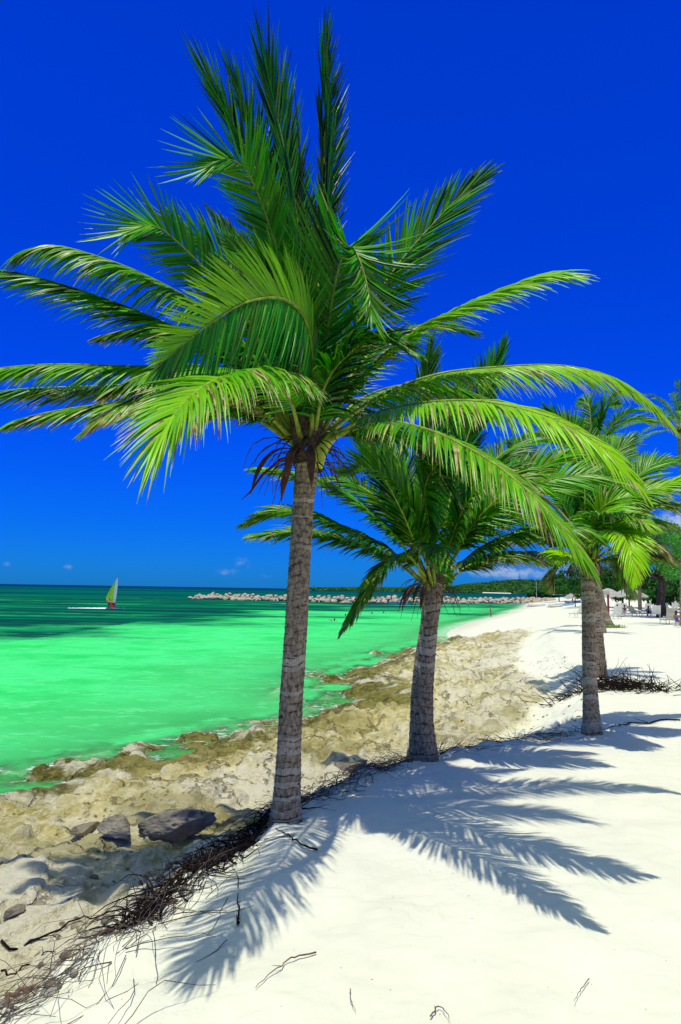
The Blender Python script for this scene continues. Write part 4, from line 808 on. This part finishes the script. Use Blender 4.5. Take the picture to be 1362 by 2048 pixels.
SIT = dict(pelvis=(0, 0, .42), waist=(0, .06, .56), chest=(0, .12, .76), neck=(0, .13, .92), head=(0, .09, 1.04), shL=(.18, .12, .85), elL=(.25, 0, .66), haL=(.2, -.2, .58), shR=(-.18, .12, .85), elR=(-.25, 0, .66), haR=(-.2, -.2, .58),
           hipL=(.1, -.02, .42), knL=(.14, -.42, .50), anL=(.14, -.62, .12), toL=(.14, -.78, .08), hipR=(-.1, -.02, .42), knR=(-.12, -.42, .50), anR=(-.14, -.60, .12), toR=(-.14, -.76, .08))
M_GREENB = simple('green_swimsuit', (.10, .20, .03)); M_BLUE = simple('blue_cloth', (.02, .07, .42)); M_BLACK = simple('black_cloth', (.015, .015, .018)); M_WHITEC = simple('white_cloth', (.75, .75, .72))
pw = at(981, 1231.5, 104)
person('woman in a green bikini walking along the wet edge of the far beach', (pw[0], 104, gz_at(pw[0], 104)), R(70), {k: tuple(np.array(v)*1.06) for k, v in STAND.items()}, M_SKIN, M_HAIR,
       [('bikini_top', ['waist', 'chest'], [(.112, .092), (.132, .102)], M_GREENB), ('bikini_bottom', ['pelvis', 'hipL'], [(.138, .108), (.09, .09)], M_GREENB)])
p = base_at(1247, 72); person('sunburnt person sitting forward on the edge of a white sunbed', p, R(-60), SIT, M_SKINR, M_HAIR, [('swim_trunks', ['hipL', 'pelvis', 'hipR'], [.1, (.138, .11), .1], simple('red_trunks', (.35, .04, .03)))])
p = base_at(1236, 75); person('second sunburnt person sitting behind, back turned to the sign post', p, R(40), SIT, M_SKINR, M_HAIR, [('swim_trunks', ['hipL', 'pelvis', 'hipR'], [.1, (.138, .11), .1], M_BLACK)])
p = base_at(1296, 72); person('person in black clothes sitting low between white sunbeds near the forked tree', p, R(150), SIT, M_SKIN, M_HAIR, [('shirt', ['pelvis', 'waist', 'chest'], [(.14, .11), (.12, .10), (.145, .11)], M_BLACK), ('trousers', ['hipL', 'knL', 'anL'], [.09, .065, .05], M_BLACK)], True)
p = base_at(1353, 50); person('long haired person in a blue shirt sitting at the right edge by the dark trunk', p, R(120), SIT, M_SKIN, M_HAIR, [('shirt', ['pelvis', 'waist', 'chest'], [(.145, .115), (.125, .105), (.15, .115)], M_BLUE)], True)
def swimmer(px, py, label, arm):
    d = CZ*F/(py-(1167.5+px*.016)); p = at(px, py, d); o = empty('person', (p[0], p[1], 0), label, 'person')
    J = [(0, 0, -.35), (0, 0, -.12), (0, -.0, .02), (0, -.02, .14), (0, -.01, .25), (.18, 0, -.04), (.35, -.15, .05), (-.18, 0, -.04), (-.45, -.1, .12 if arm else -.15), (-.75, -.05, .25 if arm else -.2)]
    skin_body('body', J, [(0, 1), (1, 2), (2, 3), (3, 4), (1, 5), (5, 6), (1, 7), (7, 8), (8, 9)], [(.14, .1), (.15, .1), .055, .085, .06, .06, .04, .06, .045, .03], M_SKIN, o)
    b = MB(); blob(b, (0, .02, .20), .115); b.build('hair', M_HAIR, o, smooth=True); return o
for px, py, lb, ar in ((669, 1241, 'swimmer stroking with one arm raised, nearest in the green water', 1), (691, 1231, 'lone swimmer head beside the front trunk just behind the stroking swimmer', 0), (744, 1227, 'swimmer with shoulders out of the water left of the drooping frond tip', 0), (767, 1226, 'swimmer with dark hair left of the farthest one', 0), (796, 1222.5, 'farthest swimmer, a small dark head below the dinghy', 0)): swimmer(px, py, lb, ar)

# ------------------------------------------------------------------ windsurfer
M_HULL = simple('white_hull', (.78, .77, .72), .4, .4, .08); M_MAST = simple('dark_mast', (.03, .03, .035), .4, .4, .2); M_WMAST = simple('white_mast', (.8, .8, .78), .4, .4, .1)
dw_ = 112.; wb0 = at(228, 1213.5, dw_)
ws = empty('windsurfer', (wb0[0], dw_, 0), 'windsurfing board with a lime and red sail skimming over the dark water', 'windsurf board')
b = MB(); n = 12; V = []
for k in range(n):
    u = k/(n-1); xx = -1.3+u*2.9; hw = .36*math.sin(math.pi*min(1, .12+u*.88)**.8)+.02; zz = .10+.22*max(0, u-.7)**2*6
    for s_, zt in ((-1, .0), (1, .0), (1, .11), (-1, .11)): V.append((xx, s_*hw*(.8 if zt == 0 else 1), zz+zt-.06))
b.add(V, [(k*4+j, k*4+(j+1) % 4, k*4+4+(j+1) % 4, k*4+4+j) for k in range(n-1) for j in range(4)]+[(3, 2, 1, 0), ((n-1)*4, (n-1)*4+1, (n-1)*4+2, (n-1)*4+3)]); b.build('board', M_HULL, ws)
mast = np.array([(.10, 0, .2), (.18, .02, 1.8), (.16, .03, 4.1), (.0, .04, 5.95)]); MB().tube(mast, [.03, .028, .024, .016], 6).build('mast', M_MAST, ws)
m, t, out = new_mat('sail_cloth'); co = t.new('ShaderNodeTexCoord').outputs['Object']; sp = t.new('ShaderNodeSeparateXYZ', {0: co})
lime, pale_, mag = (.42, .75, .06), (.60, .80, .85), (.50, .03, .10)
fx = t.math('ADD', sp.outputs[0], t.math('MULTIPLY', sp.outputs[2], -.20))
c = t.mix(t.math('GREATER_THAN', t.math('ADD', sp.outputs[0], t.math('MULTIPLY', sp.outputs[2], .02)), -.28), lime, pale_)
c = t.mix(t.math('LESS_THAN', t.math('ADD', sp.outputs[2], t.math('MULTIPLY', sp.outputs[0], .25)), 1.12), c, mag)
bb = t.new('ShaderNodeBsdfPrincipled', {'Base Color': c, 'Roughness': .4}); tr = t.new('ShaderNodeBsdfTranslucent', {0: c}); mx = t.new('ShaderNodeMixShader', {0: .6, 1: bb.outputs[0], 2: tr.outputs[0]}); t.l.new(mx.outputs[0], out.inputs[0])
M_SAIL = m; V = []; nu, nv = 14, 8
for i in range(nu):
    u = i/(nu-1); z = .45+u*5.3; luff = np.interp(z, [.2, 2.2, 4.1, 5.9], [.12, .19, .17, .02]); leech = np.interp(u, [0, .28, .32, .6, 1], [-.4, -1.55, -1.5, -.95, -.02])
    for j in range(nv): v = j/(nv-1); V.append((luff+(leech-luff)*v, .04+.22*math.sin(math.pi*v)*(1-u*.6), z-(.25*v if u < .3 else 0)))
V = np.array(V); V2 = np.concatenate([V, V+np.array([0, .012, 0])]); me = bpy.data.meshes.new('sail'); qs = []
for i in range(nu-1):
    for j in range(nv-1): a_ = i*nv+j; qs += [(a_, a_+1, a_+nv+1, a_+nv), (a_+nu*nv, a_+nu*nv+nv, a_+nu*nv+nv+1, a_+nu*nv+1)]
raw_mesh(me, V2, qs); link('sail', me, M_SAIL, ws)
bm_ = MB(); bm_.tube([(.2, -.02, 1.55), (-.6, -.25, 1.5), (-1.5, -.05, 1.42)], .025, 5); bm_.build('boom', M_MAST, ws)
for ch in ws.children:
    if not ch.name.startswith('board'): ch.rotation_euler = (R(-22), R(-3), 0)
SURF = {k: tuple(np.array(v)) for k, v in STAND.items()}; SURF.update(haL=(.2, -.5, 1.3), elL=(.22, -.25, 1.2), haR=(-.2, -.5, 1.3), elR=(-.22, -.25, 1.2), pelvis=(0, .18, .85), waist=(0, .2, 1.0), chest=(0, .15, 1.2), neck=(0, .1, 1.36), head=(0, .05, 1.48), hipL=(.09, .16, .8), hipR=(-.09, .16, .8))
person('windsurfer in a white shirt leaning back on the boom of the lime sail', (wb0[0]-.55, dw_-.75, .12), R(180), SURF, M_SKIN, M_HAIR, [('shirt', ['waist', 'chest'], [(.12, .1), (.145, .11)], M_WHITEC), ('shorts', ['hipL', 'pelvis', 'hipR'], [.1, (.14, .11), .1], M_BLACK)])
b = MB(); V = []
for k in range(26):
    u = k/25; xx = -1.2-u*6.0; hw = .25+.35*math.sin(u*9)*.3+.5*u*(1-u); V += [(xx, -hw-rng.uniform(0, .3), .05), (xx, 0, .16*(1-u)+.07+rng.uniform(0, .05)), (xx, hw+rng.uniform(0, .3), .05)]
b.add(V, [(k*3+j, k*3+j+1, k*3+j+4, k*3+j+3) for k in range(25) for j in (0, 1)]); tag(b.build('wake_foam', simple('foam', (.85, .88, .86), .8, .1, .1, 3, .3), loc=(wb0[0], dw_, 0)), 'white foam wake trailing left behind the windsurfing board', 'wake', kind='stuff')

# ------------------------------------------------------------------ boats, sign, shelters, sunbeds
def hull(ln, wd, ht, bow=.35):
    b = MB(); n = 14; V = []
    for k in range(n):
        u = k/(n-1); hw = wd/2*min(1, (1-u)/bow if u > 1-bow else 1)**.6+.01; z = ht*(1+.35*max(0, u-.5)**2*4)
        for s_, f_, zz in ((-1, 1, z), (-1, .75, .12*ht), (0, 0, -.05), (1, .75, .12*ht), (1, 1, z), (.8, 1, z-.02), (.7, .7, .3*ht), (-.7, .7, .3*ht), (-.8, 1, z-.02)): V.append((-ln/2+u*ln, s_*hw*f_, zz))
    m_ = 9; b.add(V, [(k*m_+j, k*m_+(j+1) % m_, k*m_+m_+(j+1) % m_, k*m_+m_+j) for k in range(n-1) for j in range(m_)]+[tuple(range(m_-1, -1, -1))]); return b
def boat_at(px, y, label, cat='boat', z=None, rz=0.): p = base_at(px, y); return empty('boat', (p[0], y, gz_at(p[0], y) if z is None else z), label, cat, rz=rz)
o = boat_at(797, 188, 'white dinghy with an outboard motor moored before the breakwater', z=-.12); hull(5.2, 1.8, .75).build('hull', M_HULL, o)
MB().box((-2.75, 0, .75), (.4, .35, .9)).box((-2.6, 0, 1.25), (.75, .45, .45)).build('outboard_motor', simple('dark_blue_motor', (.02, .03, .09), .4, .4), o)
SITB = {k: tuple(v) for k, v in SIT.items()}
pp = base_at(781, 187.9, .2); person('person in dark blue clothes sitting in the stern of the white dinghy', (pp[0]+.5, 188, .12), R(90), SITB, M_SKIN, M_HAIR, [('shirt', ['pelvis', 'waist', 'chest'], [(.145, .115), (.125, .105), (.15, .115)], M_BLUE)])
def catamaran(px, y, mh, mm, label):
    o = boat_at(px, y, label); 
    for s_ in (-1, 1):
        h_ = hull(4.8, .42, .45); h_.v = [v+np.array([0, s_*1.1, 0]) for v in h_.v]; h_.build('hull', M_HULL, o)
    MB().box((.3, 0, .55), (1.9, 2.0, .05)).build('trampoline', simple('trampoline_net', (.35, .36, .38)), o); MB().tube([(.9, 0, .5), (.9, 0, mh)], .06, 6).build('mast', mm, o)
    b = MB()
    for e in ((2.0, 1.1), (2.0, -1.1), (-1.6, 1.1), (-1.6, -1.1)): b.tube([(.9, 0, mh*.78), (e[0]*.9, e[1]*1., .5)], .022, 4)
    b.build('shroud', M_MAST, o); return o
catamaran(1034, 215, 9.6, M_MAST, 'beached catamaran with a tall dark mast and stays')
catamaran(1068, 262, 7.4, M_WMAST, 'beached catamaran with a plain white mast behind the first')
o = boat_at(1110, 150, 'small sailing boat on sand, white hull with a dark bottom'); hull(3.4, 1.3, .42).build('hull', M_HULL, o); MB().box((0, 0, .1), (2.8, 1.05, .1)).build('keel_band', M_MAST, o)
o = boat_at(1146, 190, 'beached boat whose long white boom carries a crumpled furled sail', rz=0); hull(4.2, 1.5, .6).build('hull', M_HULL, o); MB().tube([(.6, 0, .4), (.6, 0, 6)], .06, 6).build('mast', M_WMAST, o)
MB().tube([(.6, 0, 2.2), (-5.6, -.3, 2.15)], .09, 6).build('boom', M_WMAST, o)
b = MB()
for k in range(9): blob(b, (.3-.16*k, rng.normal(0, .05), 2.25+rng.normal(0, .22)), .28, 1, .7, 1.1, 6, 8)
b.build('furled_sail', M_WHITEC, o, smooth=True)
o = boat_at(1136, 160, 'upturned pale blue kayak on the sand left of the slim trunk'); hull(2.6, .7, .4).build('hull', simple('pale_blue_hull', (.30, .55, .75)), o); MB().box((0, 0, .30), (.9, .4, .06)).build('seat', M_MAST, o)
o = boat_at(1072, 175, 'white rowing boat drawn up below the white mast'); hull(4.6, 1.4, .5).build('hull', M_HULL, o); MB().box((0, 0, .35), (.3, 1.1, .05)).box((1.1, 0, .35), (.3, .9, .05)).build('thwart', simple('boat_wood', (.4, .28, .15)), o)
for px, y, lb in ((1000, 236, 'small white boat beside the rocks at the root of the breakwater'), (1018, 240, 'pale blue dinghy right of the small white boat by the rocks')):
    o = boat_at(px, y, lb); hull(3.4, 1.2, .5).build('hull', M_HULL if px < 1010 else simple('blue_dinghy', (.25, .45, .75)), o); MB().box((0, 0, .35), (.3, .9, .05)).build('thwart', M_TWIG, o)
# sign
p = base_at(1216, 60); o = empty('sign', p, 'bare wooden board on a rust red post beside the curving palm', 'sign')
MB().box((0, 0, 1.0), (.13, .13, 2.9)).box((0, -.02, .1), (.3, .3, .25)).build('post', simple('rust_red_post', (.20, .03, .03), .7, .2, .3), o); MB().box((-.35, -.10, 2.45), (.85, .05, .26), 0, .12).build('board', simple('pale_sign_board', (.62, .52, .36), .7, .2, .2), o)
# thatched shelters
M_THATCH = simple('grey_thatch', (.40, .38, .34), .95, .05, .5, 9, .8)
def shelter(px, y, r, h, label):
    p = base_at(px, y); o = empty('thatched_shelter', p, label, 'beach shelter', 'thatched shade shelters'); MB().tube([(0, 0, -.2), (0, 0, h+.5)], .10, 8).build('pole', M_BARK, o); b = MB(); n = 40; V = []; rg = np.random.default_rng(px)
    for lay, (r0, r1, z0, z1) in enumerate(((r*.55, r*1.05, h+.5, h-.15), (r*.1, r*.72, h+1.0, h+.22))):
        V = []
        for k in range(n): a_ = 2*math.pi*k/n; j1 = rg.uniform(.92, 1.1); V += [(r0*math.cos(a_), r0*math.sin(a_), z0), ((r0+r1)/2*math.cos(a_), (r0+r1)/2*math.sin(a_), (z0+z1)/2+.12), (r1*j1*math.cos(a_), r1*j1*math.sin(a_), z1+rg.uniform(-.28, .08))]
        b.add(V, [(k*3+j, k*3+j+1, ((k+1) % n)*3+j+1, ((k+1) % n)*3+j) for k in range(n) for j in (0, 1)])
    for k in range(260):
        a_ = rg.uniform(0, 6.283); q = rg.uniform(.3, 1.05); c_ = np.array([math.cos(a_), math.sin(a_), 0]); p0 = c_*r*q+np.array([0, 0, h+1.0-q*1.15+.06]); v = c_*.45+np.array([0, 0, -.42]); s_ = np.cross(c_, (0, 0, 1))*.03
        b.add([p0-s_, p0+s_, p0+v*rg.uniform(.6, 1.1)], [(0, 1, 2)])
    b.build('thatch', M_THATCH, o); return o
shelter(1216, 100, 2.1, 2.1, 'thatched shade shelter just behind the rust red post'); shelter(1258, 96, 2.3, 2.1, 'thatched shade shelter left of the thin grey palm'); shelter(1150, 135, 1.9, 1.9, 'thatched shelter peeping out left of the slim trunk')
# sunbeds
M_PLAST = simple('white_resin', (.78, .76, .68), .4, .4, .08); M_SLING = simple('grey_sling', (.28, .29, .28), .7, .2, .2); M_CREAM = simple('cream_slats', (.66, .58, .42), .5, .3, .1)
def sunbed_proto(back, matf, mats):
    o = empty('sunbed', (0, 0, 0)); b = MB(); a_ = R(back)
    b.box((0, -.35, .34), (.06, 1.4, .07)); b.v[-1][:, 0] -= .33; b.box((.33, -.35, .34), (.06, 1.4, .07)); b.box((0, -1.05, .34), (.72, .07, .07)); b.build('frame', matf, o)
    for x_ in (-.33, .33):
        for y_ in (-.95, .25): MB().tube([(x_, y_, .34), (x_*1.08, y_*1.04, 0)], .03, 6).build('leg', matf, o)
    s_ = MB()
    for k in range(11): s_.box((0, -1.0+k*.125, .385), (.66, .10, .02))
    s_.build('seat', mats, o); s2 = MB()
    for k in range(8): q = .06+k*.115; s2.box((0, .32+q*math.cos(a_), .39+q*math.sin(a_)), (.66, .095, .022), 0, a_)
    for x_ in (-.35, .35): s2.box((x_, .32+.48*math.cos(a_), .39+.48*math.sin(a_)), (.05, 1.0, .05), 0, a_)
    s2.build('backrest', mats, o)
    for x_ in (-.36, .36): MB().tube([(x_, .25, .36), (x_, .3, .60), (x_, -.2, .62), (x_, -.28, .36)], .025, 5).build('arm', matf, o)
    return o
protos = {}
def sunbed(px, y, rz, label, back=55, kind='white'):
    p = base_at(px, y); key = (back, kind)
    if key not in protos: o = protos[key] = sunbed_proto(back, {'white': M_PLAST, 'cream': M_PLAST, 'grey': M_PLAST}[kind], {'white': M_PLAST, 'cream': M_CREAM, 'grey': M_SLING}[kind])
    else: o = copy_tree(protos[key])
    o.location = tuple(p); o.rotation_euler = (0, 0, R(rz)); tag(o, label, 'sunbed', 'sunbeds on the beach'); return o
sunbed(1337, 54, 175, 'cream slatted sunbed seen from behind, nearest to the edge palm', 72, 'cream')
sunbed(1311, 68, 160, 'white sunbed with its back up right of the person in black', 62)
sunbed(1232, 66, 170, 'white sunbed seen from behind just right of the curving palm', 65)
sunbed(1156, 72, 200, 'white sunbed alone on the sand left of the slim trunk', 62)
sunbed(1272, 70, 110, 'grey sling sunbed turned sideways between the sitting people', 50, 'grey')
sunbed(1250, 71, 100, 'white sunbed under the sunburnt sitters', 30)
sunbed(1286, 74, 95, 'white sunbed laid nearly flat in front of the thin grey palm', 20)
sunbed(1300, 76, 80, 'white sunbed behind the person in black, laid flat', 20)
sunbed(1231, 84, 190, 'white sunbed with upright back below the thatch, left one', 70)
sunbed(1245, 86, 170, 'white sunbed with upright back below the thatch, right of the left one', 70)
sunbed(1292, 88, 175, 'white sunbed far back beside the thin grey palm foot', 60)
sunbed(1345, 82, 180, 'white sunbed behind the long haired person, back upright', 70)
sunbed(1330, 90, 150, 'white sunbed far back right of the forked trunk', 55)
sunbed(1314, 86, 185, 'white sunbed far back left of the forked trunk', 65)
def towel(px, y, label, mat):
    p = base_at(px, y); V = []; nu, nv = 10, 7
    for i in range(nu):
        for j in range(nv): u, v = i/(nu-1), j/(nv-1); V.append((-.9+1.8*u, -.35+.7*v, .45+.08*math.sin(u*7)+.45*max(0, u-.6)*2+.03*math.sin(v*9)))
    o = link('towel', grid_mesh(np.array(V), nu, nv, 'towel'), mat, loc=p); o.modifiers.new('thickness', 'SOLIDIFY').thickness = .03; return tag(o, label, 'towel')
towel(1301, 76.2, 'blue towel spread over a flat white sunbed', M_BLUE); towel(1352, 83, 'dark towel hung over a sunbed far at the right', M_BLACK)
# grass tuft at the curving palm
b = MB(); c = base_at(1220, 49)
for k in range(220):
    q = c+np.array([rng.normal(0, .45), rng.normal(0, .25), 0]); v = np.array([rng.normal(0, .12), rng.normal(0, .1), rng.uniform(.12, .34)]); s_ = np.array([.02, 0, 0]); b.add([q-s_, q+s_, q+v], [(0, 1, 2)])
tag(b.build('grass_tuft', simple('beach_grass', (.16, .26, .04))), 'tuft of green grass round the foot of the curving palm', 'grass', kind='stuff')
